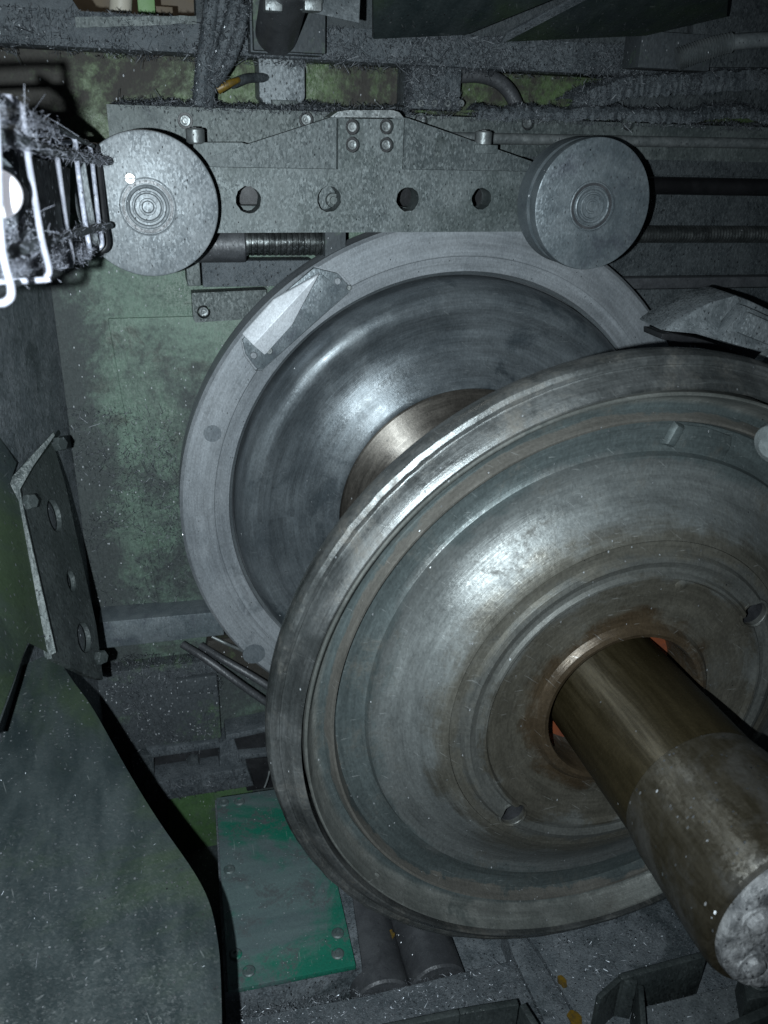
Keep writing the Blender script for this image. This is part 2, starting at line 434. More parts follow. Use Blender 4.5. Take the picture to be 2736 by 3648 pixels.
def prism(name, poly, y0, y1, mat, parent=None, holes=(), bevel=0.0015, jag=0.0):
    """(x, z) outline extruded from y0 (front) to y1, with round holes (x, z, r)"""
    bm = bmesh.new()
    loops = [poly]
    for hx, hz, hr in holes:
        n = 28
        loops.append([(hx + hr * (1 + random.uniform(-jag, jag)) * math.cos(2 * math.pi * i / n), hz + hr * (1 + random.uniform(-jag, jag)) * math.sin(2 * math.pi * i / n)) for i in range(n)])
    es = []
    for lp in loops:
        vs = [bm.verts.new((x, y0, z)) for x, z in lp]
        es += [bm.edges.new((vs[i], vs[(i + 1) % len(vs)])) for i in range(len(vs))]
    bmesh.ops.triangle_fill(bm, use_beauty=True, use_dissolve=False, edges=es, normal=(0, -1, 0))
    fr = list(bm.faces)
    ret = bmesh.ops.extrude_face_region(bm, geom=fr)
    for v in [g for g in ret['geom'] if isinstance(g, bmesh.types.BMVert)]:
        v.co.y = y1
    bmesh.ops.recalc_face_normals(bm, faces=bm.faces)
    if bevel:
        rim = [e for e in bm.edges if len(e.link_faces) == 2 and e.calc_face_angle(0) > 1.0 and abs(e.verts[0].co.y - y0) < 1e-6 and abs(e.verts[1].co.y - y0) < 1e-6]
        bmesh.ops.bevel(bm, geom=rim, offset=bevel, segments=2, affect='EDGES', clamp_overlap=True)
    return link(name, me_from(bm), mat, parent)
def cut(obj, cutters):
    """boolean the cutter meshes out of obj, leaving a plain mesh"""
    tmp = []
    for me in cutters:
        c = bpy.data.objects.new('cutter', me); COL.objects.link(c); tmp.append(c)
        m = obj.modifiers.new('cut', 'BOOLEAN'); m.operation = 'DIFFERENCE'; m.solver = 'EXACT'; m.object = c
    dg = bpy.context.evaluated_depsgraph_get(); dg.update()
    nm = bpy.data.meshes.new_from_object(obj.evaluated_get(dg))
    obj.modifiers.clear()
    old = obj.data
    obj.data = nm
    bpy.data.meshes.remove(old)
    for c in tmp:
        me = c.data
        bpy.data.objects.remove(c); bpy.data.meshes.remove(me)
    nm.shade_smooth(); nm.set_sharp_from_angle(angle=math.radians(28))
def cap_screw(p, r, parent, mat='bolt', depth=0.006, name='screw', sock=True):
    """socket head screw whose face looks along -Y"""
    x, y, z = p
    pr = [(0, 0.003), (r * 0.45, 0.003), (r * 0.45, 0.0002), (r * 0.5, 0), (r * 0.9, 0), (r, r * 0.1), (r, depth), (0, depth)] if sock else [(0, 0), (r * 0.8, 0), (r, r * 0.25), (r, depth), (0, depth)]
    return lathe(name, [(a, b + y) for a, b in pr], mat, parent, c=(x, z), seg=20, closed=False)
def hex_head(p, r, nrm, h, mat, parent, name='bolt'):
    n = Vector(nrm).normalized(); u = n.orthogonal().normalized(); v = n.cross(u); p = Vector(p)
    vs = []
    for hh, rr in ((0, r), (h * 0.8, r), (h, r * 0.85)):
        vs += [tuple(p + n * hh + (u * math.cos(i * math.pi / 3) + v * math.sin(i * math.pi / 3)) * rr) for i in range(6)]
    fs = [tuple(range(12, 18)), tuple(range(5, -1, -1))]
    for k in (0, 6):
        fs += [(k + i, k + (i + 1) % 6, k + 6 + (i + 1) % 6, k + 6 + i) for i in range(6)]
    return pyd(name, vs, fs, mat, parent)
def slivers(name, P, N, ln, wd, mat, label, parent=None, curl=0.6, up=0.35, cat='metal chips'):
    """many thin curled turnings lying at points P with normals N; one uncountable mass"""
    n = len(P)
    P = np.asarray(P, float); N = np.asarray(N, float)
    d = rng.normal(size=(n, 3)); d -= (d * N).sum(1)[:, None] * N * (1 - up)
    d /= np.linalg.norm(d, axis=1)[:, None]
    s = np.cross(d, N + rng.normal(size=(n, 3)) * 0.5); s /= np.linalg.norm(s, axis=1)[:, None] + 1e-9
    L = ln * np.exp(rng.normal(size=n) * 0.75 - 0.15); Wd_ = wd * rng.uniform(0.6, 1.5, n)
    b = np.cross(d, s)
    V = np.empty((n, 6, 3))
    cu = rng.normal(size=n) * curl
    for k, t in enumerate((-0.5, 0.0, 0.5)):
        c = P + d * (L * t)[:, None] + b * (L * cu * (t * t - 0.1))[:, None] + N * (wd * 0.6)
        V[:, 2 * k] = c - s * Wd_[:, None] * 0.5; V[:, 2 * k + 1] = c + s * Wd_[:, None] * 0.5
    me = bpy.data.meshes.new('mesh')
    base = (np.arange(n) * 6)[:, None]
    F = np.concatenate([base + np.array([0, 1, 3, 2]), base + np.array([2, 3, 5, 4])], 1).reshape(-1)
    me.vertices.add(n * 6); me.vertices.foreach_set('co', V.reshape(-1))
    me.loops.add(len(F)); me.loops.foreach_set('vertex_index', F.astype(np.int32))
    me.polygons.add(n * 2); me.polygons.foreach_set('loop_start', (np.arange(n * 2) * 4).astype(np.int32))
    me.update(); me.validate()
    o = link(name, me, mat, parent, smooth=False, kind='stuff')
    if parent is None:
        tag(o, label, cat)
    return o
def quadpts(a, b, c, d, n, clump=0.0, cs=12.0):
    """n random points on the quad a b c d (a-b bottom, d-c top) and its normal"""
    a, b, c, d = (np.array(v, float) for v in (a, b, c, d))
    out = []
    while len(out) < n:
        u, v = rng.random(2)
        p = a * (1 - u) * (1 - v) + b * u * (1 - v) + c * u * v + d * (1 - u) * v
        if clump and mnoise.noise(Vector(p) * cs) + 0.4 < clump * rng.random():
            continue
        out.append(p)
    nn = np.cross(b - a, d - a); nn /= np.linalg.norm(nn)
    if nn @ (np.array(CAM) - a) < 0:
        nn = -nn
    return np.array(out), np.tile(nn, (n, 1))

# ================================================================== the setting: machine walls and bed
YW = 0.84
def hw(px0, py0, px1, py1, Y):
    """x0, x1, z0, z1 of a pixel rectangle on the plane y = Y"""
    a, b = W(px0, py1, Y), W(px1, py0, Y)
    return a.x, b.x, a.z, b.z

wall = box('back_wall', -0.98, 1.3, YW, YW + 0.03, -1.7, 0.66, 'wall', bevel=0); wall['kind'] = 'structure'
upw = box('upper_back_wall', -1.0, 1.3, YW + 0.012, YW + 0.04, 0.662, 0.86, 'band', bevel=0); upw['kind'] = 'structure'
sw = hexa('side_wall', [(-0.90, -0.2, -1.6), (-0.752, YW - 0.003, -1.6), (-0.752, YW - 0.003, 0.50), (-0.90, -0.2, 0.46)],
          [(-0.93, -0.2, -1.6), (-0.79, YW - 0.003, -1.6), (-0.79, YW - 0.003, 0.50), (-0.93, -0.2, 0.46)], 'floordust', bevel=0)
sw['kind'] = 'structure'
bed = box('machine_bed', -0.98, 1.3, -1.2, YW - 0.004, -1.12, -1.0, 'dustdark', bevel=0); bed['kind'] = 'structure'

# access panel on the green wall, its seam showing at the upper left
a = W(383, 1133, YW); c2 = W(520, 2170, YW)
p = pyd('access_panel', [(a.x, YW - 0.004, a.z), (0.3, YW - 0.004, a.z + 0.004), (0.3, YW - 0.004, c2.z), (a.x + 0.045, YW - 0.004, c2.z),
                         (a.x, YW + 0.01, a.z), (0.3, YW + 0.01, a.z + 0.004), (0.3, YW + 0.01, c2.z), (a.x + 0.045, YW + 0.01, c2.z)],
        BOXF, 'wall', bevel=0.004)
tag(p, 'large flat green panel on the wall behind the faceplate', 'panel')

# ================================================================== faceplate
fp = thing('faceplate', 'big round grey steel lathe faceplate behind the far wheel', 'faceplate', (0, 0.69, -0.554))
disc = lathe('disc', [(0.548, 0.686), (0.554, 0.692), (0.554, 0.745), (0.44, 0.745), (0.46, 0.692), (0.487, 0.688), (0.489, 0.686)], 'face', fp, seg=220)
lathe('inner_step', [(0.4885, 0.6885), (0.487, 0.691), (0.460, 0.695), (0.453, 0.702), (0.453, 0.74), (0.488, 0.74)], 'faceinner', fp, seg=220)
lathe('spindle', [(0.20, 0.74), (0.20, YW + 0.005), (0.0, YW + 0.005), (0, 0.74)], 'black', fp, seg=48)
# driver pocket: thin seat plate, roof-shaped wedge, screws
Yp = 0.686
def z4(x, y):
    return (600 + x * 1300 / 1659, 750 + y * 1300 / 1659)
def face_pt(x, y, Y=Yp):
    q = W(*z4(x, y), Y); return q
pts = [face_pt(x, y, Yp - 0.002) for x, y in ((338, 590), (352, 655), (402, 722), (430, 724), (820, 376), (824, 345), (772, 288), (665, 262), (500, 400))]
cen = sum(pts, Vector()) / len(pts)
grow = [cen + (p - cen) * 1.035 for p in pts]
n_ = len(grow)
bmc = bmesh.new()
lo_ = [bmc.verts.new((p.x, Yp - 0.03, p.z)) for p in grow]; hi_ = [bmc.verts.new((p.x, Yp + 0.010, p.z)) for p in grow]
bmc.faces.new(lo_); bmc.faces.new(hi_[::-1])
for i in range(n_):
    bmc.faces.new((lo_[i], lo_[(i + 1) % n_], hi_[(i + 1) % n_], hi_[i]))
cut(disc, [me_from(bmc)])
pts = [p + Vector((0, 0.0045, 0)) for p in pts]
seat = slab('driver_seat', pts, (0, 0.012, 0), 'rollR', fp, bevel=0.0015)
pts = [face_pt(x, y, Yp + 0.0005) for x, y in ((440, 655), (565, 600), (785, 395), (760, 345), (700, 290), (640, 300))]
slab('seat_pad', pts, (0, 0.004, 0), 'rollR', seat, bevel=0.001)
A0, A1, A2 = face_pt(335, 562, Yp - 0.010), face_pt(385, 612, Yp - 0.034), face_pt(438, 657, Yp - 0.012)
B0, B1, B2 = face_pt(478, 404, Yp - 0.010), face_pt(684, 290, Yp - 0.020), face_pt(563, 522, Yp - 0.012)
T0 = face_pt(690, 283, Yp - 0.006)
dn = Vector((0, 0.030, 0))
def base(v):
    return Vector((v.x, Yp + 0.002, v.z))
vs = [A0, A1, A2, B2, B1, B0, base(A0), base(A2), base(B2), base(T0), base(B0), T0]
fs = [(0, 1, 4, 5), (1, 2, 3, 4), (0, 6, 7, 2, 1), (2, 7, 8, 3), (3, 8, 9, 11, 4), (4, 11, 9, 10, 5), (5, 10, 6, 0), (6, 10, 9, 8, 7)]
wd = pyd('driver_wedge', [tuple(v) for v in vs], fs, 'wedge', fp, bevel=0.0022, angle=40)
wd['label'] = 'pale ridged driver wedge on the faceplate'
for q in ((388, 660), (770, 322)):
    v = face_pt(*q, Yp - 0.0035)
    cap_screw((v.x, v.y, v.z), 0.0065, seat, 'face', 0.004, sock=False)
v = face_pt(460, 640, Yp - 0.006); cap_screw((v.x, v.y, v.z), 0.006, seat, 'bolt', 0.005, sock=False)
v = face_pt(823, 352, Yp - 0.004); cap_screw((v.x, v.y, v.z), 0.005, seat, 'bolt', 0.005, sock=False)
M['plug'] = surf('plug_steel', (0.085, 0.10, 0.115), (0.115, 0.13, 0.145), 0.3, 0.55, 20, bump=0.05, glit=0.1, speck=0.003)
for q in ((757, 1545, 0.0165), (905, 2330, 0.024)):
    v = W(q[0], q[1], Yp - 0.0008)
    lathe('plug', [(0, Yp - 0.0008), (q[2], Yp - 0.0008), (q[2], Yp + 0.003), (0, Yp + 0.003)], 'plug', fp, c=(v.x, v.z), seg=32, closed=False)

# ================================================================== wheelset: far wheel, axle, near wheel
ws = thing('wheelset', 'rail wheelset of two steel wheels on one thick oily axle', 'wheelset', (0, 0.1, -0.476))
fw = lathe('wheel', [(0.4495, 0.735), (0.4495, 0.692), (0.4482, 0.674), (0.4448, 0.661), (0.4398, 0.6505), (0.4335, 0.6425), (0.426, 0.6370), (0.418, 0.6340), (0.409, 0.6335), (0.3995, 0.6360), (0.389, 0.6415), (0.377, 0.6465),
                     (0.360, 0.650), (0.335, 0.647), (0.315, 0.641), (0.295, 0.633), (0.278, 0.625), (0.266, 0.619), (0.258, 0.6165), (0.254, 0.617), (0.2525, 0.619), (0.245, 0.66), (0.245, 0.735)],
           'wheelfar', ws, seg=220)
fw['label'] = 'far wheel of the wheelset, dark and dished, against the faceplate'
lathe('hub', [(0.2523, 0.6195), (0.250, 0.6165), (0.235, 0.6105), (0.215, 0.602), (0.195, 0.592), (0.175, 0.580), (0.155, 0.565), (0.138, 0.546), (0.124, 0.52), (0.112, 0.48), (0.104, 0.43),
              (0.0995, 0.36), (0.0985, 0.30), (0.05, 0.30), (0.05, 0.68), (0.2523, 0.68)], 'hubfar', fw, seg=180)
# near wheel
rim_prof = [(0.4365, -0.0243), (0.4385, -0.0247), (0.446, -0.0205), (0.4535, -0.0095), (0.4585, -0.0040), (0.4600, -0.0035), (0.4613, -0.0050), (0.466, -0.0058), (0.4715, -0.003), (0.4752, 0.004), (0.4763, 0.012), (0.4745, 0.024), (0.466, 0.040), (0.40, 0.13), (0.40, 0.06), (0.4358, 0.035), (0.4362, -0.0225)]
web_prof = [(0.4315, 0.03), (0.4315, -0.0180), (0.4300, -0.0205), (0.4280, -0.0195), (0.4245, -0.0080), (0.4195, 0.0060), (0.4155, 0.0125), (0.410, 0.0158), (0.4010, 0.0180), (0.3990, 0.0155), (0.3960, 0.0045), (0.3930, 0.0002), (0.3900, 0.0015), (0.3872, 0.0115),
            (0.3845, 0.0185), (0.370, 0.0200), (0.352, 0.0195), (0.3462, 0.0165), (0.3430, 0.0078), (0.337, 0.0085), (0.329, 0.0085), (0.318, 0.0065), (0.305, 0.0005), (0.292, -0.0075), (0.279, -0.0165), (0.267, -0.0245), (0.2555, -0.0305), (0.2465, -0.0330),
            (0.2460, 0.03), (0.2460, 0.10), (0.40, 0.10), (0.41, 0.06)]
hub_prof = [(0.2458, -0.0332), (0.238, -0.0335), (0.232, -0.0345), (0.2275, -0.0410), (0.221, -0.0425), (0.212, -0.0385), (0.206, -0.0390), (0.2025, -0.0440), (0.199, -0.0440), (0.1955, -0.0370), (0.185, -0.0350), (0.168, -0.0325), (0.150, -0.0315), (0.136, -0.0320), (0.1285, -0.0330),
            (0.1255, -0.0365), (0.1225, -0.0405), (0.1165, -0.0425), (0.1110, -0.0405), (0.1085, -0.0345), (0.1080, 0.02), (0.1080, 0.12), (0.2455, 0.12)]
nw = lathe('wheel', web_prof, 'wheel', ws, seg=220)
nw['label'] = 'near wheel of the wheelset, stepped and streaked'
rm = lathe('rim', rim_prof, 'rim', nw, seg=240)
# dents along the rim corner
for v in rm.data.vertices:
    x, y, z = v.co
    r = math.hypot(x, z)
    if r > 0.452 and y < 0.012:
        a = math.atan2(z, x)
        k = 1 + 0.0022 * mnoise.noise(Vector((a * 30, 0, r * 60))) + 0.0012 * mnoise.noise(Vector((a * 90, 3, r * 60)))
        v.co.x *= k; v.co.z *= k
        v.co.y += 0.0012 * mnoise.noise(Vector((a * 40, 8, r * 90)))
hb = lathe('hub', hub_prof, 'hub', nw, seg=200)
cutters = []
for ang, rr in ((math.atan2(-0.159, -0.1446), 0.2145), (math.atan2(0.1236, 0.1738), 0.2135), (math.atan2(-0.20, 0.16), 0.214), (math.atan2(0.2, -0.16), 0.214)):
    if rr and ang in (math.atan2(0.2, -0.16),):
        continue
    cx, cz = rr * math.cos(ang), rr * math.sin(ang)
    cutters.append(lathe('', [(0, -0.08), (0.0185, -0.08), (0.0178, 0.07), (0.0, 0.075)], '', c=(cx, cz), seg=32, mesh_only=True, closed=False))
cut(hb, cutters)
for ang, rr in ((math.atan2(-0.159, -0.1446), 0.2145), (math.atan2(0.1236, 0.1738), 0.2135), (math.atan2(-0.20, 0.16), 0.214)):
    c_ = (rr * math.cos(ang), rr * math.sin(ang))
    lathe('hole_shade_liner', [(0.0174, -0.030), (0.0170, 0.06), (0.0, 0.062), (0.0, 0.066), (0.0182, 0.066), (0.0182, -0.030)], 'black', hb, c=c_, seg=32)  # black sleeve added to paint shade inside the bored hole
    lathe('hole_lip', [(0.0178, -0.0380), (0.0192, -0.0402), (0.0215, -0.0395), (0.0225, -0.034), (0.0182, -0.031)], 'wheel', hb, c=c_, seg=36)
# raised cast marks on the wheel
def lug(p, ang, L, wdt, h, name='cast_mark', mat='wheel'):
    p = Vector(p); u = Vector((math.cos(ang), 0, math.sin(ang))); v = Vector((-math.sin(ang), 0, math.cos(ang)))
    fr = [p + u * (sx * L * 0.5 * 0.75) + v * (sz * wdt * 0.5 * 0.55) + Vector((0, -h, 0)) for sx, sz in ((-1, -1), (1, -1), (1, 1), (-1, 1))]
    bk = [p + u * (sx * L * 0.5) + v * (sz * wdt * 0.5) + Vector((0, 0.004, 0)) for sx, sz in ((-1, -1), (1, -1), (1, 1), (-1, 1))]
    return hexa(name, fr, bk, mat, nw, bevel=0.0035)
q0, q1 = W(2380, 1590, 0.016), W(2425, 1510, 0.016)
lug((q0 + q1) / 2, math.atan2(q1.z - q0.z, q1.x - q0.x), (q1 - q0).length * 1.1, 0.020, 0.005)
patch = slab('cast_patch', [W(px, py, 0.0165) for px, py in ((2385, 1592), (2428, 1512), (2520, 1522), (2610, 1556), (2606, 1590), (2572, 1648), (2480, 1612))], (0, 0.008, 0), 'wheel', nw, bevel=0.003)
for px, py, yy, s_ in ((1335, 3128, -0.003, 0.010), (2430, 2082, -0.0365, 0.012)):
    v = W(px, py, yy)
    lathe('weld_spot', [(0, yy - 0.0012), (s_ * 0.5, yy - 0.001), (s_ * 0.8, yy + 0.001), (s_ * 0.7, yy + 0.006), (0, yy + 0.006)], 'wheel', nw, c=(v.x, v.z), seg=14, closed=False)
lathe('seal', [(0.088, 0.036), (0.1082, 0.032), (0.1082, 0.05), (0.088, 0.05)], 'orange', nw, seg=90)
# axle
ax = lathe('axle', [(0.0, 0.42), (0.0985, 0.42), (0.0980, 0.14), (0.0895, 0.12), (0.0890, 0.03), (0.0890, -0.118), (0.0895, -0.120), (0.0897, -0.214), (0.0, -0.214)], 'axle', ws, seg=140, closed=False)
jn = lathe('journal', [(0.0, -0.2062), (0.0890, -0.2062), (0.0908, -0.2085), (0.0925, -0.222), (0.0948, -0.236), (0.0955, -0.26), (0.0975, -0.305), (0.0990, -0.340), (0.0990, -0.368), (0.0965, -0.3745), (0.0930, -0.3760), (0.0, -0.3760)], 'journal', ws, seg=140, closed=False)
ec = lathe('end_cap', [(0.0, -0.3885)] + [(0.0085 * k, -0.3885) for k in range(1, 10)] + [(0.083, -0.3885), (0.088, -0.386), (0.0895, -0.379), (0.089, -0.3765), (0.0, -0.3765)], 'axleend', ws, seg=90, closed=False)
for v in ec.data.vertices:       # caked grease and grit
    if v.co.y < -0.38:
        q_ = v.co * 45
        v.co.y -= 0.006 * max(0, mnoise.noise(q_) + 0.15) + 0.003 * mnoise.noise(v.co * 130)
for k in range(6):
    v0 = W(2612, 3268, -0.389); a0 = math.atan2(v0.z, v0.x) + k * math.pi / 3
    rr = 0.064
    p = (rr * math.cos(a0), -0.3884, rr * math.sin(a0))
    lathe('washer', [(0, -0.3915), (0.0165, -0.3915), (0.0175, -0.3905), (0.0175, -0.3884), (0, -0.3884)], 'axleend', ec, c=(p[0], p[2]), seg=24, closed=False)
    lathe('bolt', [(0, -0.4005), (0.006, -0.4000), (0.0115, -0.3975), (0.0125, -0.3940), (0.0125, -0.3914), (0, -0.3914)], 'axleend', ec, c=(p[0], p[2]), seg=8, closed=False)

# ================================================================== roller carriage
YB = 0.60
rc = thing('roller_carriage', 'grey dusty beam with four holes carrying two round rollers above the faceplate', 'roller carriage', (-0.2, YB, 0.537))
CL, CR = (-0.567, 0.587), (0.147, 0.594)
holes = []
for px, py, r in ((885, 712, 0.0205), (1172, 710, 0.0200), (1452, 710, 0.0195), (1715, 708, 0.0175)):
    q = W(px, py, YB); holes.append((q.x, q.z, r))
scr = []
for px, py in ((1257, 452), (1378, 451), (1257, 516), (1378, 516)):
    q = W(px, py, YB); scr.append((q.x, q.z, 0.0118))
xl, xr = W(1205, 500, YB).x, W(1437, 500, YB).x
ztop = W(1300, 420, YB).z
outline = [(-0.60, 0.537), (0.19, 0.542), (0.19, 0.640), (xr, 0.639), (xr, ztop), (xl, ztop - 0.002), (xl, 0.637), (-0.60, 0.636)]
beam = prism('beam', outline, YB, YB + 0.045, 'beam', rc, holes=holes + scr, jag=0.05, bevel=0.0012)
for x, z, r in scr:
    sc = cap_screw((x, YB + 0.003, z), 0.0078, rc, 'bolt', 0.012)
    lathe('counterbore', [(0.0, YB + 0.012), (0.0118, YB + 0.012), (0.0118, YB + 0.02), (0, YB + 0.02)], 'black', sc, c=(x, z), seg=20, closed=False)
# sloping wings behind the beam, a few millimetres back
lw = [W(px, py, YB + 0.016) for px, py in ((735, 562), (1180, 418), (1230, 418), (1230, 620), (735, 620))]
prism('wing', [(v.x, v.z) for v in lw], YB + 0.016, YB + 0.042, 'beamwing', rc, bevel=0.0012)
rw = [W(px, py, YB + 0.016) for px, py in ((1400, 418), (1450, 420), (1895, 575), (1895, 625), (1400, 625))]
prism('wing', [(v.x, v.z) for v in rw], YB + 0.016, YB + 0.042, 'beamwing', rc, bevel=0.0012)
tp = [W(px, py, YB + 0.004) for px, py in ((1178, 417), (1205, 398), (1240, 392), (1400, 392), (1425, 400), (1440, 419))]
prism('top_cap', [(v.x, v.z) for v in tp], YB + 0.006, YB + 0.06, 'bolt', rc, bevel=0.002)
lf = [W(px, py, YB + 0.02) for px, py in ((690, 508), (862, 508), (960, 540), (960, 610), (690, 610))]
prism('shelf', [(v.x, v.z) for v in lf], YB + 0.021, YB + 0.06, 'beam', rc)
for px, py in ((697, 508), (1720, 514)):
    v = W(px, py, YB + 0.03)
    pn = cyl('pin', (v.x, v.y, v.z - 0.002), (v.x, v.y, v.z + 0.021), 0.0145, 'bolt', rc, seg=28, bevel=0.0025)
    lathe('socket', [(0, 0), (0.007, 0), (0.007, 0.002), (0, 0.002)], 'black', pn, origin=(v.x, v.y, v.z + 0.0205), axis=(0, 0, 1), seg=6, closed=False)
v = W(1745, 520, YB + 0.02)
box('stop_block', v.x - 0.03, v.x + 0.012, YB + 0.012, YB + 0.04, v.z - 0.012, v.z + 0.002, 'beam', rc)
# bolt behind the second hole
v = W(1190, 715, YB + 0.03)
lathe('bolt', [(0, YB + 0.032), (0.006, YB + 0.032), (0.0065, YB + 0.036), (0.011, YB + 0.037), (0.012, YB + 0.0465), (0, YB + 0.0465)], 'rail', rc, c=(v.x, v.z), seg=22, closed=False)
box('spacer', holes[1][0] - 0.03, holes[1][0] + 0.03, YB + 0.0455, YB + 0.06, 0.56, 0.63, 'beam', rc)
def roller(c, y0, r, th, mat, ring_c, ring_r, lab):
    b = r
    ro = lathe('roller', [(0, y0), (b - 0.003, y0), (b - 0.0008, y0 + 0.001), (b, y0 + 0.004), (b, y0 + th * 0.26), (b - 0.004, y0 + th * 0.30), (b - 0.004, y0 + th * 0.40), (b - 0.001, y0 + th * 0.46), (b - 0.001, y0 + th * 0.96), (b - 0.005, y0 + th), (0, y0 + th)],
               mat, rc, c=c, seg=140, closed=False)
    ro['label'] = lab
    rx, rz = ring_c
    lathe('ring', [(ring_r, y0 + 0.001), (ring_r, y0 - 0.0030), (ring_r * 0.955, y0 - 0.0036), (ring_r * 0.94, y0 + 0.001)], mat, ro, c=(rx, rz), seg=60)
    lathe('bearing_cap', [(ring_r * 0.76, y0 + 0.001), (ring_r * 0.76, y0 - 0.0026), (ring_r * 0.72, y0 - 0.0036), (ring_r * 0.66, y0 - 0.0028), (ring_r * 0.62, y0 - 0.0002), (ring_r * 0.55, y0 - 0.0002), (ring_r * 0.53, y0 - 0.0026), (ring_r * 0.48, y0 - 0.0030), (ring_r * 0.44, y0 - 0.0004), (ring_r * 0.30, y0 - 0.0004), (ring_r * 0.28, y0 - 0.0026), (ring_r * 0.22, y0 - 0.0028), (ring_r * 0.18, y0 - 0.0006), (0, y0 - 0.0010), (0, y0 + 0.001)],
          mat, ro, c=(rx, rz), seg=60, closed=False)
    lathe('groove', [(ring_r * 0.90, y0 - 0.0002), (ring_r * 0.80, y0 - 0.0002), (ring_r * 0.77, y0 + 0.001), (ring_r * 0.935, y0 + 0.001)], 'darkpipe', ro, c=(rx, rz), seg=60)
    cyl('shaft', (c[0], y0 + th - 0.002, c[1]), (c[0], YB + 0.06, c[1]), 0.03, 'bolt', ro, seg=28)
    return ro
q = W(527, 737, 0.5)
rl = roller(CL, 0.50, 0.101, 0.078, 'rollL', (q.x, q.z), 0.0405, 'left roller, pale and partly hidden by the caged lamp')
q = W(463, 636, 0.498)
sc = lathe('screw', [(0, 0.4965), (0.0065, 0.4965), (0.0078, 0.498), (0.0078, 0.503), (0, 0.503)], 'brightbolt', rl, c=(q.x, q.z), seg=20, closed=False)
sc['label'] = 'small bright slotted screw'
box('slot', q.x - 0.0065, q.x + 0.0065, 0.4962, 0.4972, q.z - 0.0009, q.z + 0.0009, 'black', None, bevel=0).parent = rl
bpy.data.objects['slot'].matrix_parent_inverse = Matrix.Identity(4)
q = W(2108, 735, 0.5)
roller(CR, 0.50, 0.104, 0.080, 'rollR', (q.x, q.z), 0.0405, 'right roller, grey with its scuffed rim showing on the left')

# ================================================================== rails, rods, screws behind the carriage
YR = 0.72
a, b = W(380, 385, YR), W(2736, 430, YR)
rail = thing('guide_rail', 'long dusty flat steel rail with sunk screws behind the roller carriage', 'rail', (0, YR + 0.03, 0.66))
zt = W(700, 383, YR).z
rscr = []
for px, py in ((660, 430), (1092, 426), (1500, 431), (1882, 438), (2240, 440)):
    q = W(px, py, YR); rscr.append((q.x, q.z, 0.0125))
prism('bar', [(a.x, zt - 0.062), (1.3, zt - 0.060), (1.3, zt + 0.004), (a.x, zt)], YR, YR + 0.045, 'rail', rail, holes=rscr, bevel=0.0012)
for x, z, r in rscr:
    s_ = cap_screw((x, YR + 0.002, z), 0.0088, rail, 'bolt', 0.012)
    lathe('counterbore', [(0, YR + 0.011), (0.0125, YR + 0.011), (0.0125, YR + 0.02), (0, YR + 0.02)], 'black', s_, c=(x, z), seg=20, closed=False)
box('backing', a.x + 0.02, 1.3, YR + 0.045, YW + 0.002, zt - 0.09, zt - 0.02, 'dustdark', rail)
a, b = W(1700, 493, 0.70), W(2736, 512, 0.70)
d = (b - a).normalized()
o = cyl('round_rod', a - d * 0.30, b + d * 0.3, 0.0095, 'bolt', None, seg=20); tag(o, 'thin grey round rod just below the guide rail at the right', 'rod')
# right-hand bay: dusty back plate, black rod, lead screw, flat bar
x0, x1, z0, z1 = hw(2150, 515, 2736, 985, 0.79)
o = box('bay_plate', 0.0, 1.3, 0.79, YW - 0.003, z0, 0.655, 'dustdark', None); tag(o, 'dark dusty plate behind the rods at the right of the right roller', 'plate')
a, b = W(2000, 660, 0.755), W(2736, 662, 0.755)
o = cyl('black_rod', (-0.05, 0.745, (a.z + b.z) / 2), (1.3, 0.745, (a.z + b.z) / 2), 0.0165, 'blackrod', None, seg=28); tag(o, 'thick black smooth rod running right from the right roller', 'rod')
def thread(name, x0, x1, y, z, r, pitch, amp, mat, parent=None, seg=28, square=False):
    pr = [(0, 0)]
    n = int((x1 - x0) / pitch)
    for i in range(n):
        t = i * pitch
        if square:
            pr += [(r, t), (r, t + pitch * 0.45), (r - amp, t + pitch * 0.55), (r - amp, t + pitch * 0.9)]
        else:
            pr += [(r - amp, t), (r, t + pitch * 0.35), (r, t + pitch * 0.65)]
    pr += [(r - amp, x1 - x0), (0, x1 - x0)]
    return lathe(name, pr, mat, parent, origin=(x0, y, z), axis=(1, 0, 0), seg=seg, closed=False)
zc = (W(2300, 838, 0.745).z + W(2736, 832, 0.745).z) / 2
o = thread('lead_screw', 0.0, 0.95, 0.745, zc, 0.0170, 0.0070, 0.0036, 'screw'); tag(o, 'fine threaded lead screw running right below the black rod', 'lead screw')
x0, x1, z0, z1 = hw(2200, 985, 2736, 1032, 0.77)
o = box('flat_bar', 0.05, 1.3, 0.768, 0.79 + 0.05, (z0 + z1) / 2 - 0.011, (z0 + z1) / 2 + 0.012, 'darkpipe', None, bevel=0.004); tag(o, 'smooth flat grey bar low behind the right edge of the faceplate', 'bar')
o = box('lower_bay_plate', 0.20, 1.3, 0.80, YW - 0.002, 0.0, z0 - 0.006, 'dustdark', None); tag(o, 'dark dusty plate below the flat bar at the right', 'plate')
x0_ = W(700, 700, 0.70).x
o = box('inner_bar', x0_ - 0.05, 0.12, 0.70, 0.725, 0.536, 0.572, 'rail', None); tag(o, 'dusty bar behind the roller carriage, seen through its holes', 'bar')
o = box('hole_shade_backing', x0_ - 0.05, 0.12, 0.735, 0.79, 0.545, 0.652, 'black', None); tag(o, 'added black backing standing for the shade in the upper half of the roller carriage holes', 'plate')  # black backing added so the carriage holes look shaded
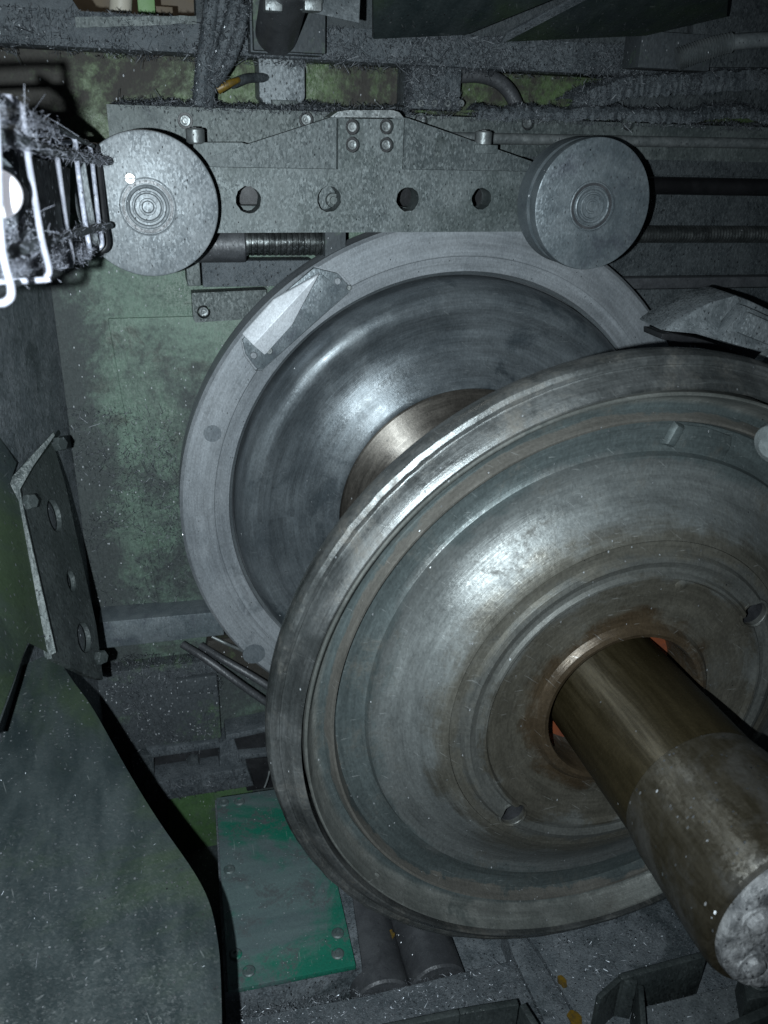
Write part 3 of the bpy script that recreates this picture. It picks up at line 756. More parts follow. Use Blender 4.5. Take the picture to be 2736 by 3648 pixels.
# left: coarse screw in its collar, block, small screwed plate
ls = thing('short_lead_screw', 'short coarse lead screw with plain collar under the left roller', 'lead screw', (-0.5, 0.73, 0.5))
q0, q1 = W(745, 890, 0.735), W(1122, 868, 0.735); zc = q0.z * 0.5 + q1.z * 0.5 + 0.004
qa = W(872, 880, 0.735)
cyl('collar', (q0.x - 0.08, 0.735, zc), (qa.x, 0.735, zc), 0.031, 'darkpipe', ls, seg=36, bevel=0.003)
thread('screw', qa.x, q1.x + 0.02, 0.735, zc + 0.004, 0.0235, 0.0105, 0.0050, 'screw', ls, square=True)
box('carrier', q1.x + 0.012, q1.x + 0.05, 0.70, YW + 0.002, zc - 0.03, zc + 0.04, 'wall_low', ls)
q = W(700, 975, 0.77)
o = box('guide_block', q.x - 0.018, q.x + 0.006, 0.755, YW + 0.002, q.z - 0.02, q.z + 0.03, 'rail', None); tag(o, 'small grey block under the left roller beside the collar', 'block')
x0, x1, z0, z1 = hw(722, 925, 1000, 1020, 0.80)
o = box('dusty_ledge', x0, x1 + 0.06, 0.79, YW - 0.001, z0, z1, 'dust', None); tag(o, 'dusty dark ledge below the short lead screw', 'ledge')
x0, x1, z0, z1 = hw(690, 1040, 1000, 1150, 0.80)
sp = thing('screwed_plate', 'small pale grey plate with one socket screw left of the driver wedge', 'plate', (x0, 0.8, z0))
qq = W(726, 1112, 0.80)
prism('plate', [(x0 + 0.004, z0), (x0 + 0.14, z0 + 0.006), (x0 + 0.14, z1 + 0.004), (x0, z1), (x0, z0 + 0.006)], 0.80, YW - 0.002, 'rail', sp, holes=[(qq.x, qq.z, 0.0125)])
cap_screw((qq.x, 0.802, qq.z), 0.0092, sp, 'bolt', 0.03)

# ================================================================== upper housing
YU = 0.76
zb = W(700, 192, YU).z; zs = W(700, 62, YU).z
uh = thing('upper_housing', 'dark swarf-covered housing with a window opening above the green band', 'housing', (0, 0.8, zb))
xa, xb = W(262, 40, YU).x, W(698, 40, YU).x
box('sill', -1.0, 1.3, YU, YU + 0.12, zb, zs, 'dust', uh, bevel=0.006)
slab('pier', [(-1.0, YU + 0.002, zs - 0.005), (xa + 0.012, YU + 0.002, zs - 0.005), (xa - 0.004, YU + 0.002, zs + 0.02), (xa - 0.02, YU + 0.002, zs + 0.30), (-1.0, YU + 0.002, zs + 0.30)], (0, 0.05, 0), 'dust', uh)
box('upper_panel', xb, 1.3, YU + 0.002, YU + 0.05, zs - 0.004, zs + 0.3, 'dustdark', uh)
# bright lip of the window opening
v0, v1 = W(268, 66, YU - 0.002), W(700, 62, YU - 0.002)
vs, fs = [], []
for i in range(31):
    t = i / 30
    x = v0.x + (v1.x - v0.x) * t; z = v0.z + (v1.z - v0.z) * t + 0.0015 * mnoise.noise(Vector((x * 60, 0, 0)))
    hh = 0.009 + 0.003 * mnoise.noise(Vector((x * 45, 2, 0))) + (0.004 * (1 - t))
    vs += [(x, YU - 0.004, z - hh), (x, YU - 0.004, z + 0.002), (x, YU + 0.05, z + 0.003), (x, YU + 0.05, z - hh)]
for i in range(30):
    fs += [(i * 4 + k, i * 4 + (k + 1) % 4, (i + 1) * 4 + (k + 1) % 4, (i + 1) * 4 + k) for k in range(4)]
lp = pyd('lip', vs, fs, 'rail', uh); lp['label'] = 'worn bare edge of the window opening'
# what shows through the opening
q = W(340, 20, 1.25)
o = cyl('pale_pipe', W(340, 10, 1.15) + Vector((-0.2, 0, -0.1)), W(300, -120, 1.15) + Vector((0.2, 0, 0.25)), 0.018, 'cream', None); tag(o, 'pale slanting pipe seen through the opening at top left', 'pipe')
o = cyl('cream_post', W(425, 140, 1.2), W(440, -260, 1.2), 0.022, 'cream', None); tag(o, 'cream upright post seen through the opening at top left', 'post')
a, b = W(500, 140, 1.25), W(555, -260, 1.25)
o = box('green_post', a.x, W(555, 60, 1.25).x, 1.25, 1.30, a.z, b.z, 'greenpost', None); tag(o, 'bright green upright seen through the opening', 'post')
a, b = W(560, 140, 1.3), W(615, 25, 1.3)
o = box('wooden_box', a.x, b.x, 1.3, 1.4, a.z, b.z, 'brown', None); tag(o, 'brown box beside the green upright seen through the opening', 'box')
o = box('hall_wall', -1.6, 0.8, 1.7, 1.74, 0.2, 2.6, 'brown', None); o['kind'] = 'structure'
# swarf-laden cable bundle hanging at the window's right
cb = thing('cable_bundle', 'bundle of dust-laden cables hanging right of the window opening', 'cables', W(740, 370, 0.74))
for k, (p0, p1, p2, p3, r) in enumerate((((800, -60), (775, 120), (745, 250), (725, 378), 0.0165), ((760, -60), (745, 100), (725, 230), (712, 378), 0.013), ((850, -60), (830, 60), (800, 150), (770, 280), 0.012), ((870, 20), (850, 130), (810, 230), (760, 300), 0.009))):
    tube('cable', [W(*p, 0.735 - 0.008 * k) for p in (p0, p1, p2, p3)], r, 'dust', cb, seg=14, res=8)
o = tube('yellow_plug', [W(775, 318, 0.73), W(800, 306, 0.728), W(826, 294, 0.73), W(850, 284, 0.74)], lambda t: 0.0085 * (1 - 0.5 * t), 'yellow', None, seg=12); tag(o, 'small dirty yellow plug end among the dusty cables', 'plug')
o = tube('loose_hose', [W(826, 300, 0.745), W(870, 282, 0.76), W(900, 278, 0.78), W(960, 276, 0.80)], 0.008, 'dustdark', None); tag(o, 'thin dusty hose leading from the yellow plug to the box', 'hose')
# boxes on the band
x0, x1, z0, z1 = hw(925, 205, 1086, 372, 0.79)
jb = thing('junction_box', 'square dusty junction box with a rounded lower end beside the cables', 'junction box', (x0, 0.8, z0))
slab('body', [(x0 + 0.012, 0.79, z0 - 0.002), (x1 - 0.012, 0.79, z0 - 0.002), (x1, 0.79, z0 + 0.012), (x1, 0.79, z1), (x0, 0.79, z1), (x0, 0.79, z0 + 0.012)], (0, 0.07, 0), 'tool', jb, bevel=0.003)
box('foot', x0 + 0.02, x1 - 0.015, 0.776, 0.80, z0 - 0.004, z0 + 0.008, 'rail', jb)
x0, x1, z0, z1 = hw(1455, 200, 1650, 388, 0.77)
vb = thing('valve_block', 'fuzzy swarf-coated valve block with a bent hose on its right', 'valve block', (x0, 0.78, z0))
box('body', x0, x1, 0.77, YW + 0.02, z0, z1, 'dust', vb, bevel=0.006)
for k in range(4):
    v = W(1500 + 48 * k, 355, 0.768)
    cap_screw((v.x, 0.7675, v.z - 0.006), 0.006, vb, 'bolt', 0.006)
tube('elbow_hose', [W(1640, 268, 0.80), W(1710, 268, 0.80), W(1775, 290, 0.80), W(1820, 335, 0.80), W(1848, 400, 0.80)], 0.0135, 'darkpipe', vb, seg=16)
# bracket plate, slanted cylinder and tilted plate at top centre
x0, x1, z0, z1 = hw(905, -80, 1160, 178, 0.70)
tb = thing('top_bracket', 'dusty green mounting plate with a dark slanted cylinder at top centre', 'bracket', (x0, 0.72, z0))
box('plate', x0, x1, 0.70, 0.72, z0, z1, 'wall_low', tb, bevel=0.002)
x0b, x1b, z0b, z1b = hw(893, -80, 1150, 186, 0.722)
box('back_plate', x0b, x1b, 0.722, 0.80, z0b, z1b, 'dust', tb, bevel=0.002)
cyl('cylinder', W(985, 118, 0.70), W(1040, -130, 0.46), 0.034, 'darkpipe', tb, seg=40)
tpl = thing('tilted_plate', 'tilted grey plate with bolted clip at the top edge of the picture', 'plate', W(1280, 80, 0.52))
slab('plate', [W(1005, 22, 0.52), W(1280, 82, 0.52), W(1288, -90, 0.56), W(1010, -90, 0.56)], (0.0, 0.03, 0.006), 'tool', tpl)
cl_ = slab('clip', [W(955, 10, 0.505), W(1150, 12, 0.505), W(1150, -60, 0.505), W(955, -60, 0.505)], (0, 0.012, 0), 'rail', tpl)
for px in (975, 1115):
    v = W(px, 22, 0.503); box('clip_foot', v.x - 0.012, v.x + 0.012, 0.500, 0.53, v.z - 0.006, v.z + 0.008, 'bolt', tpl)
# dark sheets, duct box, ribbed hose at top right
o = slab('roof_sheet', [W(1330, 140, 0.62), W(1660, 125, 0.62), W(2040, -30, 0.52), W(1330, -60, 0.52)], (0, 0.01, 0.004), 'guard', None); tag(o, 'dark smooth sheet at the top edge right of the tilted plate', 'sheet')
o = slab('roof_sheet', [W(1790, 150, 0.66), W(2300, 128, 0.66), W(2590, 60, 0.60), W(2600, -70, 0.5), W(2170, -40, 0.52)], (0, 0.01, 0.004), 'guard', None); tag(o, 'dark sheet with pale folded edge in the upper right', 'sheet')
o = slab('folded_edge', [W(1786, 158, 0.655), W(1806, 120, 0.65), W(2120, -50, 0.515), W(2185, -50, 0.515)], (0, 0.008, 0.003), 'dust', None); tag(o, 'pale dusty folded strip slanting across the upper right dark sheets', 'strip')
x0, x1, z0, z1 = hw(2272, 120, 2460, 240, 0.70)
o = box('duct_box', x0, x1 + 0.05, 0.70, 0.76, z0, z1, 'wall_low', None, bevel=0.0015); tag(o, 'greenish box with a bright left edge behind the ribbed hose', 'box')
v = W(2274, 235, 0.699)
# ribbed hose
pts = [W(2412, 212, 0.68), W(2470, 190, 0.67), W(2540, 168, 0.66), W(2620, 150, 0.65), W(2760, 140, 0.64)]
rh = tube('ribbed_hose', pts, lambda t: 0.0165 * (1 - 0.25 * t) + (0.0034 * math.sin(t * 2 * math.pi * 30) if t < 0.72 else 0), 'hose', None, seg=20, res=60)
tag(rh, 'ribbed flexible hose in the upper right corner', 'hose')
o = slab('corner_panel', [W(2470, 240, 0.72), W(2900, 240, 0.72), W(2900, -60, 0.72), W(2580, -60, 0.72), W(2470, 90, 0.72)], (0, 0.02, 0), 'dustdark', None); tag(o, 'dusty dark panel behind the ribbed hose', 'panel')
# heaped dust ledge at the right of the green band
HEAPS = []
def heap(name, pix, Y0, Y1, drop, mat, label):
    """ridge of swarf: wavy top along pixel points, sloping down in front"""
    vs, fs = [], []
    P = []
    for i in range(len(pix) - 1):
        for k in range(40):
            t = k / 40
            P.append((pix[i][0] * (1 - t) + pix[i + 1][0] * t, pix[i][1] * (1 - t) + pix[i + 1][1] * t))
    P.append(pix[-1])
    for (px, py) in P:
        v = W(px, py, Y0)
        h = 0.004 * mnoise.noise(Vector((v.x * 22, Y0, 0))) + 0.0025 * mnoise.noise(Vector((v.x * 90, Y0, 3))) + 0.0015 * random.uniform(-1, 1)
        vs += [(v.x, Y0 - 0.004, v.z - drop + h), (v.x, Y0 - 0.006, v.z - drop * 0.4 + h), (v.x, Y0, v.z + h), (v.x, (Y0 + Y1) / 2, v.z + h * 2 + 0.004), (v.x, Y1, v.z - 0.003)]
    for i in range(len(P) - 1):
        for k in range(4):
            fs.append((i * 5 + k, i * 5 + k + 1, (i + 1) * 5 + k + 1, (i + 1) * 5 + k))
    for i_, v_ in enumerate(vs):
        q_ = Vector(v_) * 120
        vs[i_] = (v_[0], v_[1] + 0.004 * mnoise.noise(q_), v_[2] + 0.003 * mnoise.noise(q_ + Vector((7, 1, 3))))
    o = pyd(name, vs, fs, mat, kind='stuff')
    tag(o, label, 'metal chips')
    HEAPS.append(np.array(vs))
    return o
heap('swarf_heap', [(1700, 385), (1900, 384), (2200, 388), (2400, 396), (2560, 388), (2650, 380), (2780, 420)], YR - 0.001, YR + 0.06, 0.02, 'dust', 'low heap of swarf along the top of the guide rail at the right')
heap('swarf_heap', [(2040, 350), (2100, 322), (2250, 275), (2420, 262), (2500, 262), (2780, 245)], 0.74, 0.82, 0.035, 'dust', 'slanting bank of swarf above the green patch at the right')
heap('swarf_heap', [(400, 372), (560, 366), (760, 374), (940, 380), (1090, 378), (1200, 380), (1460, 384)], YR + 0.046, YW, 0.03, 'dustdark', 'thin line of swarf along the rail left of the valve block')
x0, x1, z0, z1 = hw(2200, 262, 2760, 400, 0.80)
o = box('dark_block', x0, x1 + 0.2, 0.80, YW + 0.01, z0, z1 + 0.02, 'dustdark', None, bevel=0.006); tag(o, 'dark dusty block right of the green patch above the rail', 'block')

# ================================================================== tool at the right edge
th = thing('tool_holder', 'dusty faceted steel casting with dark curved pad at the right edge', 'tool holder', W(2600, 1240, 0.42))
YT = 0.42
f0 = [W(px, py, y) for px, py, y in ((2357, 1180, 0.42), (2430, 1128, 0.42), (2530, 1076, 0.42), (2622, 1052, 0.42), (2662, 1066, 0.42), (2800, 1130, 0.42), (2800, 1275, 0.40), (2600, 1228, 0.39), (2480, 1190, 0.39))]
body = slab('casting', f0, (0.01, 0.10, 0.0), 'tool', th, bevel=0.006)
slab('raised_face', [W(2560, 1215, 0.385), W(2612, 1150, 0.385), W(2650, 1085, 0.40), W(2820, 1160, 0.39), W(2820, 1290, 0.37)], (0, 0.03, 0), 'tool', th, bevel=0.008)
slab('pocket_face', [W(2628, 1186, 0.380), W(2672, 1112, 0.382), W(2820, 1180, 0.375), W(2820, 1262, 0.37)], (0, 0.02, 0), 'tool', th, bevel=0.006)
vs, fs = [], []
for i in range(13):
    t = i / 12
    px = 2358 + 300 * t; py = 1188 + 10 * t + 75 * t * t
    v = W(px, py, 0.40 - 0.01 * t); u = W(px, py + 22 + 6 * math.sin(t * 3.1), 0.40)
    vs += [tuple(v), (v.x, v.y + 0.06, v.z), (u.x, u.y + 0.06, u.z), tuple(u)]
for i in range(12):
    fs += [(i * 4 + k, i * 4 + (k + 1) % 4, (i + 1) * 4 + (k + 1) % 4, (i + 1) * 4 + k) for k in range(4)]
fs += [(0, 1, 2, 3), (48, 49, 50, 51)]
pyd('pad', vs, fs, 'black', th, bevel=0.002)
v = W(2775, 1340, 0.20)
o = lathe('probe_disc', [(0, 0), (0.036, 0), (0.040, 0.004), (0.040, 0.02), (0, 0.02)], 'knob', None, origin=(v.x, 0.2, v.z), axis=(0, 1, 0), seg=40, closed=False); tag(o, 'edge of a pale grey disc behind the near wheel at the right edge', 'disc')
v = W(2796, 1560, -0.12)
kn = lathe('knob', [(0, -0.03), (0.012, -0.029), (0.022, -0.022), (0.0235, -0.014), (0.0225, -0.010), (0.0245, -0.004), (0.0235, 0.002), (0.0245, 0.008), (0.023, 0.014), (0.018, 0.022), (0.010, 0.027), (0.008, 0.15), (0, 0.15)], 'knob', None, origin=v, axis=(0.9, 0.35, 0.2), seg=40, closed=False)
tag(kn, 'pale ribbed knob poking in from the right edge over the near wheel', 'knob')

# ================================================================== caged work lamp
lampE = thing('caged_lamp', 'work lamp in a bright wire cage furred with swarf at the left edge', 'work lamp', Wd(60, 960, 0.75))
K = 0.93
ribs = [(0.59 * K, [(-330, 290), (-60, 285), (-20, 330), (0, 808), (15, 930), (40, 1030), (25, 1072), (-40, 1082), (-330, 1090)], 0.0026, 'wire'),
        (0.72 * K, [(-230, 352), (5, 346), (50, 356), (78, 395), (86, 456), (94, 524), (121, 690), (148, 849), (174, 955), (166, 985), (138, 998), (-230, 1010)], 0.0026, 'wire'),
        (0.95 * K, [(-60, 440), (130, 428), (172, 440), (184, 465), (193, 522), (203, 562), (220, 690), (238, 822), (257, 920), (250, 940), (228, 948), (-60, 964)], 0.0030, 'wire'),
        (1.065 * K, [(30, 486), (212, 478), (254, 484), (268, 506), (271, 540), (276, 592), (290, 700), (305, 802), (319, 890), (313, 908), (292, 917), (30, 930)], 0.0030, 'wirefuzz'),
        (1.21 * K, [(120, 514), (286, 504), (314, 512), (325, 545), (333, 620), (342, 700), (352, 790), (364, 860), (356, 882), (330, 888), (120, 900)], 0.0030, 'wirefuzz'),
        (1.255 * K, [(170, 530), (325, 520), (345, 540), (352, 600), (362, 700), (372, 800), (380, 862), (370, 888), (335, 896), (170, 905)], 0.0050, 'black')]
for d, pix, r, m in ribs:
    o = tube('cage_wire' if m != 'black' else 'end_frame', [Wd(px, py, d) for px, py in pix], r, m, lampE, seg=10, res=5)
def strap(pix, r):
    return tube('cage_strap', [Wd(px, py, d * K - 0.008) for px, py, d in pix], r, 'dustdark', lampE, seg=8, res=6)
strap([(-120, 452, 0.62), (0, 480, 0.67), (93, 508, 0.74), (208, 541, 0.95), (280, 556, 1.08), (340, 568, 1.21), (388, 574, 1.27)], 0.0058)
strap([(-120, 940, 0.60), (0, 908, 0.65), (148, 867, 0.76), (238, 837, 0.96), (305, 823, 1.07), (371, 806, 1.24), (392, 803, 1.27)], 0.0050)
strap([(-100, 1085, 0.60), (60, 1010, 0.72), (180, 955, 0.94), (270, 920, 1.06), (345, 893, 1.22)], 0.0030)
strap([(-100, 330, 0.62), (60, 380, 0.76), (170, 440, 0.95), (262, 486, 1.065), (330, 520, 1.22)], 0.0030)
# lamp body inside the cage
p0, p1 = Wd(-90, 690, 0.66), Wd(60, 700, 1.05)
dv = (p1 - p0).normalized()
lathe('reflector', [(0.006, 0.06), (0.030, 0.02), (0.034, 0.0), (0.036, 0.002), (0.033, 0.03), (0.026, 0.08), (0.024, 0.36), (0, 0.36), (0, 0.08)], 'dust', lampE, origin=p0, axis=dv, seg=40)
slab('lamp_tray', [Wd(-160, 960, 0.78), Wd(70, 930, 0.86), Wd(250, 880, 1.10), Wd(250, 600, 1.10), Wd(60, 540, 0.86), Wd(-160, 480, 0.78)], (-0.004, 0.012, 0.0), 'dustdark', lampE)
vb_ = Wd(-8, 690, 0.60)
lathe('bulb', [(0, -0.018), (0.007, -0.0165), (0.0125, -0.0125), (0.0158, -0.006), (0.0168, 0.0), (0.0155, 0.007), (0.012, 0.014), (0.009, 0.024), (0.0085, 0.05), (0, 0.05)], 'bulb', lampE, origin=vb_, axis=(p0 - vb_).normalized(), seg=32, closed=False)

# ================================================================== guard sheet and slotted bracket at the left
ga, gb, gc = Wd(185, 2335, 1.38), Wd(745, 3240, 1.10), Wd(-260, 3000, 1.10)     # flat sheet through three points
gn = (gb - ga).cross(gc - ga).normalized()
def gpl(px, py):
    return (ga - CAM).dot(gn) / ray(px, py).dot(gn)
gl = [(px, py, gpl(px, py)) for px, py in ((185, 2335), (255, 2440), (330, 2545), (450, 2760), (570, 2955), (690, 3130), (745, 3240), (772, 3360), (784, 3480), (790, 3720))]
vs, fs = [], []
NS = 14
gpts = []
for i in range(len(gl) - 1):
    for k in range(6):
        t = k / 6
        q0, q1, q2, q3 = gl[max(i - 1, 0)], gl[i], gl[i + 1], gl[min(i + 2, len(gl) - 1)]
        gpts.append(tuple(0.5 * (2 * q1[j] + (q2[j] - q0[j]) * t + (2 * q0[j] - 5 * q1[j] + 4 * q2[j] - q3[j]) * t * t + (3 * q1[j] - q0[j] - 3 * q2[j] + q3[j]) * t ** 3) for j in range(3)))
gpts.append(gl[-1])
for (px, py, d) in gpts:
    e = Wd(px, py, d)
    for k in range(NS + 1):
        t = k / NS
        qx, qy = px + (-260 - px) * t, py + (200 - 140 * (py - 2335) / 1300) * t
        q = Wd(qx, qy, gpl(qx, qy)) + gn * (0.004 * mnoise.noise(Vector((qx * 0.004, qy * 0.004, 1))))
        if k == 0:
            q = e + Vector((0.0, 0.010, -0.002))
        vs.append(tuple(q))
n = len(gpts)
for i in range(n - 1):
    for k in range(NS):
        a = i * (NS + 1) + k
        fs.append((a, a + 1, a + NS + 2, a + NS + 1))
gd = thing('guard_sheet', 'big dark curved guard sheet dusted with swarf in the lower left', 'guard', Wd(500, 3500, 0.85))
bm_ = bmesh.new(); bv_ = [bm_.verts.new(v) for v in vs]
for f in fs:
    bm_.faces.new([bv_[q] for q in f])
bmesh.ops.recalc_face_normals(bm_, faces=bm_.faces)
bmesh.ops.solidify(bm_, geom=bm_.faces[:], thickness=0.004)
link('sheet', me_from(bm_), 'guard', gd, angle=50)
GUARD_GRID = np.array(vs).reshape(n, NS + 1, 3)
# upper wing of the guard: dark sheet left of the bracket with a folded pale edge
up = [Wd(60, 1650, 1.28), Wd(35, 1725, 1.26), (Wd(72, 1795, 1.27)), Wd(178, 2330, 1.27), Wd(100, 2290, 1.2), Wd(-20, 2620, 1.0), Wd(-200, 2700, 0.95), Wd(-200, 1500, 1.15), Wd(0, 1560, 1.25)]
slab('upper_sheet', up, (-0.004, 0.012, 0.0), 'guard', gd)
slab('folded_edge', [Wd(26, 1735, 1.262), Wd(40, 1700, 1.275), Wd(112, 1625, 1.32), Wd(190, 1538, 1.40), Wd(196, 1552, 1.40), Wd(120, 1660, 1.325), Wd(72, 1745, 1.268), Wd(88, 1830, 1.262), Wd(140, 2060, 1.262), Wd(200, 2325, 1.262), Wd(160, 2345, 1.262), Wd(95, 2070, 1.262), Wd(48, 1850, 1.262)], (0, 0.006, 0), 'bracket', gd)
tube('crease', [Wd(165, 2265, 1.268), Wd(100, 2292, 1.206), Wd(40, 2452, 1.102), Wd(-20, 2618, 1.002)], 0.0016, 'bracket', gd, seg=6)
# slotted bracket: oblique strip with three long holes
br = thing('slotted_bracket', 'black slotted bracket strip with three holes beside the left guard', 'bracket', Wd(330, 2540, 1.38))
tl, tr = Wd(192, 1535, 1.42), Wd(200, 1535, 1.50)
ml, mr = Wd(48, 1735, 1.27), Wd(232, 1722, 1.50)
bl, brr = Wd(186, 2345, 1.27), Wd(352, 2330, 1.50)
ll, lr = Wd(290, 2490, 1.36), Wd(330, 2555, 1.47)
U = (mr - ml); V = (bl - ml)
nb = U.cross(V).normalized()
if nb.dot(CAM - ml) < 0:
    nb = -nb
def bp_(u, v):
    return ml + U * u + V * v
pl = [(0.0, 0.0), (0.45, -0.17), (0.93, -0.30), (1.0, 0.0), (0.98, 0.98), (0.86, 1.32), (0.62, 1.25), (0.0, 1.0)]
bm_ = bmesh.new(); es = []
loops = [[bp_(u, v) for u, v in pl]]
for u, v, ru, rv in ((0.62, 0.20, 0.13, 0.11), (0.66, 0.63, 0.085, 0.075), (0.66, 1.0, 0.14, 0.10)):
    loops.append([bp_(u + ru * math.cos(2 * math.pi * k / 28), v + rv * math.sin(2 * math.pi * k / 28)) for k in range(28)])
for lp_ in loops:
    vv = [bm_.verts.new(p) for p in lp_]
    es += [bm_.edges.new((vv[i], vv[(i + 1) % len(vv)])) for i in range(len(vv))]
bmesh.ops.triangle_fill(bm_, use_beauty=True, edges=es, normal=nb)
ret = bmesh.ops.extrude_face_region(bm_, geom=list(bm_.faces))
for g in ret['geom']:
    if isinstance(g, bmesh.types.BMVert):
        g.co -= nb * 0.008
strip = link('strip', me_from(bm_), 'bracket', br)
for u, v, ru, rv in ((0.62, 0.20, 0.13, 0.11), (0.66, 0.63, 0.085, 0.075), (0.66, 1.0, 0.14, 0.10)):
    pts_ = [bp_(u + 0.02 + (ru * 1.02) * math.cos(2 * math.pi * k / 24), v + (rv * 1.02) * math.sin(2 * math.pi * k / 24)) - nb * 0.012 for k in range(24)]
    slab('hole_backing', pts_, nb * -0.01, 'wall_low', strip, bevel=0)
for px, py, d in ((205, 1583, 1.40), (98, 1788, 1.28), (352, 2342, 1.46)):
    hex_head(Wd(px, py, d), 0.0125, nb * 0.7 + Vector((0.3, -0.6, 0.2)), 0.012, 'bracket', br)

# ================================================================== lower left: dusty blocks, bracket bar, hoses
YL = 0.80
a, b = W(352, 2218, 0.775), W(780, 2180, 0.775); c_, d2 = W(352, 2312, 0.775), W(800, 2262, 0.775)
o = hexa('support_bar', [c_, d2, b, a], [p + Vector((0, 0.07, 0)) for p in (c_, d2, b, a)], 'rollR', None, bevel=0.002); tag(o, 'dusty grey flat bar between the slotted bracket and the faceplate', 'bar')
x0, x1, z0, z1 = hw(360, 2325, 770, 2690, 0.80)
o = box('dusty_block', x0, x1, 0.80, YW + 0.004, z0, z1 - 0.02, 'wall_low', None, bevel=0.004); tag(o, 'swarf-covered green block below the grey flat bar', 'block')
for (p0, p1, p2) in (((615, 2415), (775, 2400), (770, 2480)), ):
    pass
x0, x1, z0, z1 = hw(632, 2405, 772, 2480, 0.788)
o = box('raised_pad', x0, x1, 0.786, 0.802, z0, z1, 'wall_low', None, bevel=0.003); tag(o, 'low green rectangular pad on the swarf-covered block', 'pad')
nb2 = thing('slot_frame', 'dusty frame round a dark rectangular slot low on the left', 'frame', W(660, 2850, 0.78))
def bar(name, pix, Y, th_, mat, parent):
    q = [W(px, py, Y) for px, py in pix]
    return hexa(name, q, [p + Vector((0, th_, 0)) for p in q], mat, parent, bevel=0.003)
bar('top_bar', ((545, 2700), (790, 2663), (780, 2640), (520, 2670)), 0.79, 0.06, 'dust', nb2)
bar('left_bar', ((480, 2860), (552, 2850), (548, 2690), (470, 2690)), 0.79, 0.06, 'dustdark', nb2)
bar('right_bar', ((782, 2790), (870, 2740), (830, 2620), (782, 2650)), 0.79, 0.06, 'dust', nb2)
bar('bottom_bar', ((520, 2862), (905, 2800), (880, 2735), (515, 2795)), 0.775, 0.07, 'dust', nb2)
bar('slot_back', ((540, 2810), (790, 2770), (790, 2650), (540, 2690)), 0.835, 0.02, 'black', nb2)
v = W(690, 2735, 0.80)
hex_head((v.x, 0.833, v.z), 0.016, (0, -1, 0), 0.02, 'dustdark', nb2)
for k, (p0, p1, p2, p3) in enumerate((((650, 2295), (740, 2352), (860, 2440), (1010, 2545)), ((715, 2300), (800, 2352), (900, 2410), (1010, 2480)))):
    o = tube('hydraulic_hose', [W(p0[0], p0[1], 0.80), W(p1[0], p1[1], 0.76), W(p2[0], p2[1], 0.73), W(p3[0], p3[1], 0.71)], 0.0085, 'darkpipe', None, seg=12)
    tag(o, ('lower' if k == 0 else 'upper') + ' of two dark hoses slanting behind the near wheel', 'hose', 'slanting hoses')
o = tube('thin_pipe', [W(755, 2268, 0.79), W(800, 2290, 0.78), W(850, 2312, 0.78), W(900, 2335, 0.78)], 0.004, 'bolt', None); tag(o, 'thin grey pipe above the two slanting hoses', 'pipe')
q = [W(px, py, 0.805) for px, py in ((790, 2330), (1000, 2560), (1000, 2290), (800, 2280))]
o = slab('moss_panel', [W(735, 2315, 0.81), W(1000, 2480, 0.81), W(1000, 2250, 0.81), W(740, 2285, 0.81)], (0, 0.03, 0), 'band', None); tag(o, 'patch of cleaner green panel behind the slanting hoses', 'panel')
st = thing('dark_steps', 'dark stepped ledges between the slot frame and the near wheel', 'ledge', W(880, 2700, 0.80))
bar('step', ((805, 2620), (1010, 2575), (1010, 2595), (805, 2640)), 0.775, 0.06, 'dust', st)
bar('step', ((815, 2630), (1010, 2600), (1010, 2700), (850, 2700)), 0.80, 0.04, 'black', st)
bar('step', ((850, 2708), (1010, 2690), (1010, 2675), (850, 2690)), 0.78, 0.05, 'dust', st)
bar('step', ((880, 2820), (1010, 2800), (1010, 2700), (850, 2705)), 0.81, 0.03, 'black', st)
o = tube('bright_wire', [W(942, 2806, 0.74), W(950, 2785, 0.745), W(957, 2762, 0.75), W(960, 2745, 0.755)], 0.0022, 'bolt', None); tag(o, 'short bright wire between the green cover plate and near wheel', 'wire')
q = [W(px, py, 0.825) for px, py in ((600, 3420), (900, 3420), (900, 2790), (600, 2850))]
o = slab('green_bed_side', q, (0, 0.02, 0), 'greenclean', None); tag(o, 'bare moss green bed side left of the teal cover plate', 'panel')

# ================================================================== floor of the bed: cover plate, pipes, slabs, brackets
ZP = -0.65
cp = thing('cover_plate', 'rubbed teal green cover plate with worn screws at lower left', 'cover plate', G(790, 3500, ZP))
q = [G(812, 3528, ZP), G(1268, 3438, ZP), G(1120, 2790, ZP), G(770, 2842, ZP)]
pl_ = pyd('plate', [tuple(p) for p in q] + [tuple(p + Vector((0, 0, -0.012))) for p in q], BOXF, 'plate', cp, bevel=0.0018)
def flat_screw(px, py, Z, r, parent, mat='bolt'):
    v = G(px, py, Z)
    lathe('screw', [(0, 0.0008), (r * 0.35, 0.0008), (r * 0.42, 0.003), (r * 0.8, 0.003), (r, 0.0012), (r * 1.02, -0.002), (0, -0.002)], mat, parent, origin=v, axis=(0, 0, 1), seg=18, closed=False)
M['platescrew'] = surf('painted_screw', (0.055, 0.08, 0.082), (0.09, 0.11, 0.112), 0.3, 0.5, 60, third=(0.01, 0.15, 0.10), third_scale=40, speck=0.02, glit=0.2)
for px, py in ((797, 2860), (853, 2856), (817, 3098), (1203, 3325), (1203, 3398), (840, 3400), (887, 3460)):
    flat_screw(px, py, ZP + 0.0004, 0.0115, cp, 'platescrew')
q = [G(800, 3536, -0.67), G(1290, 3440, -0.67), G(1200, 2795, -0.67), G(765, 2850, -0.67)]
o = pyd('plate_base', [tuple(p) for p in q] + [tuple(p + Vector((0, 0, -0.33))) for p in q], BOXF, 'floordust', None, bevel=0.002); tag(o, 'dusty base block under the teal cover plate', 'block')
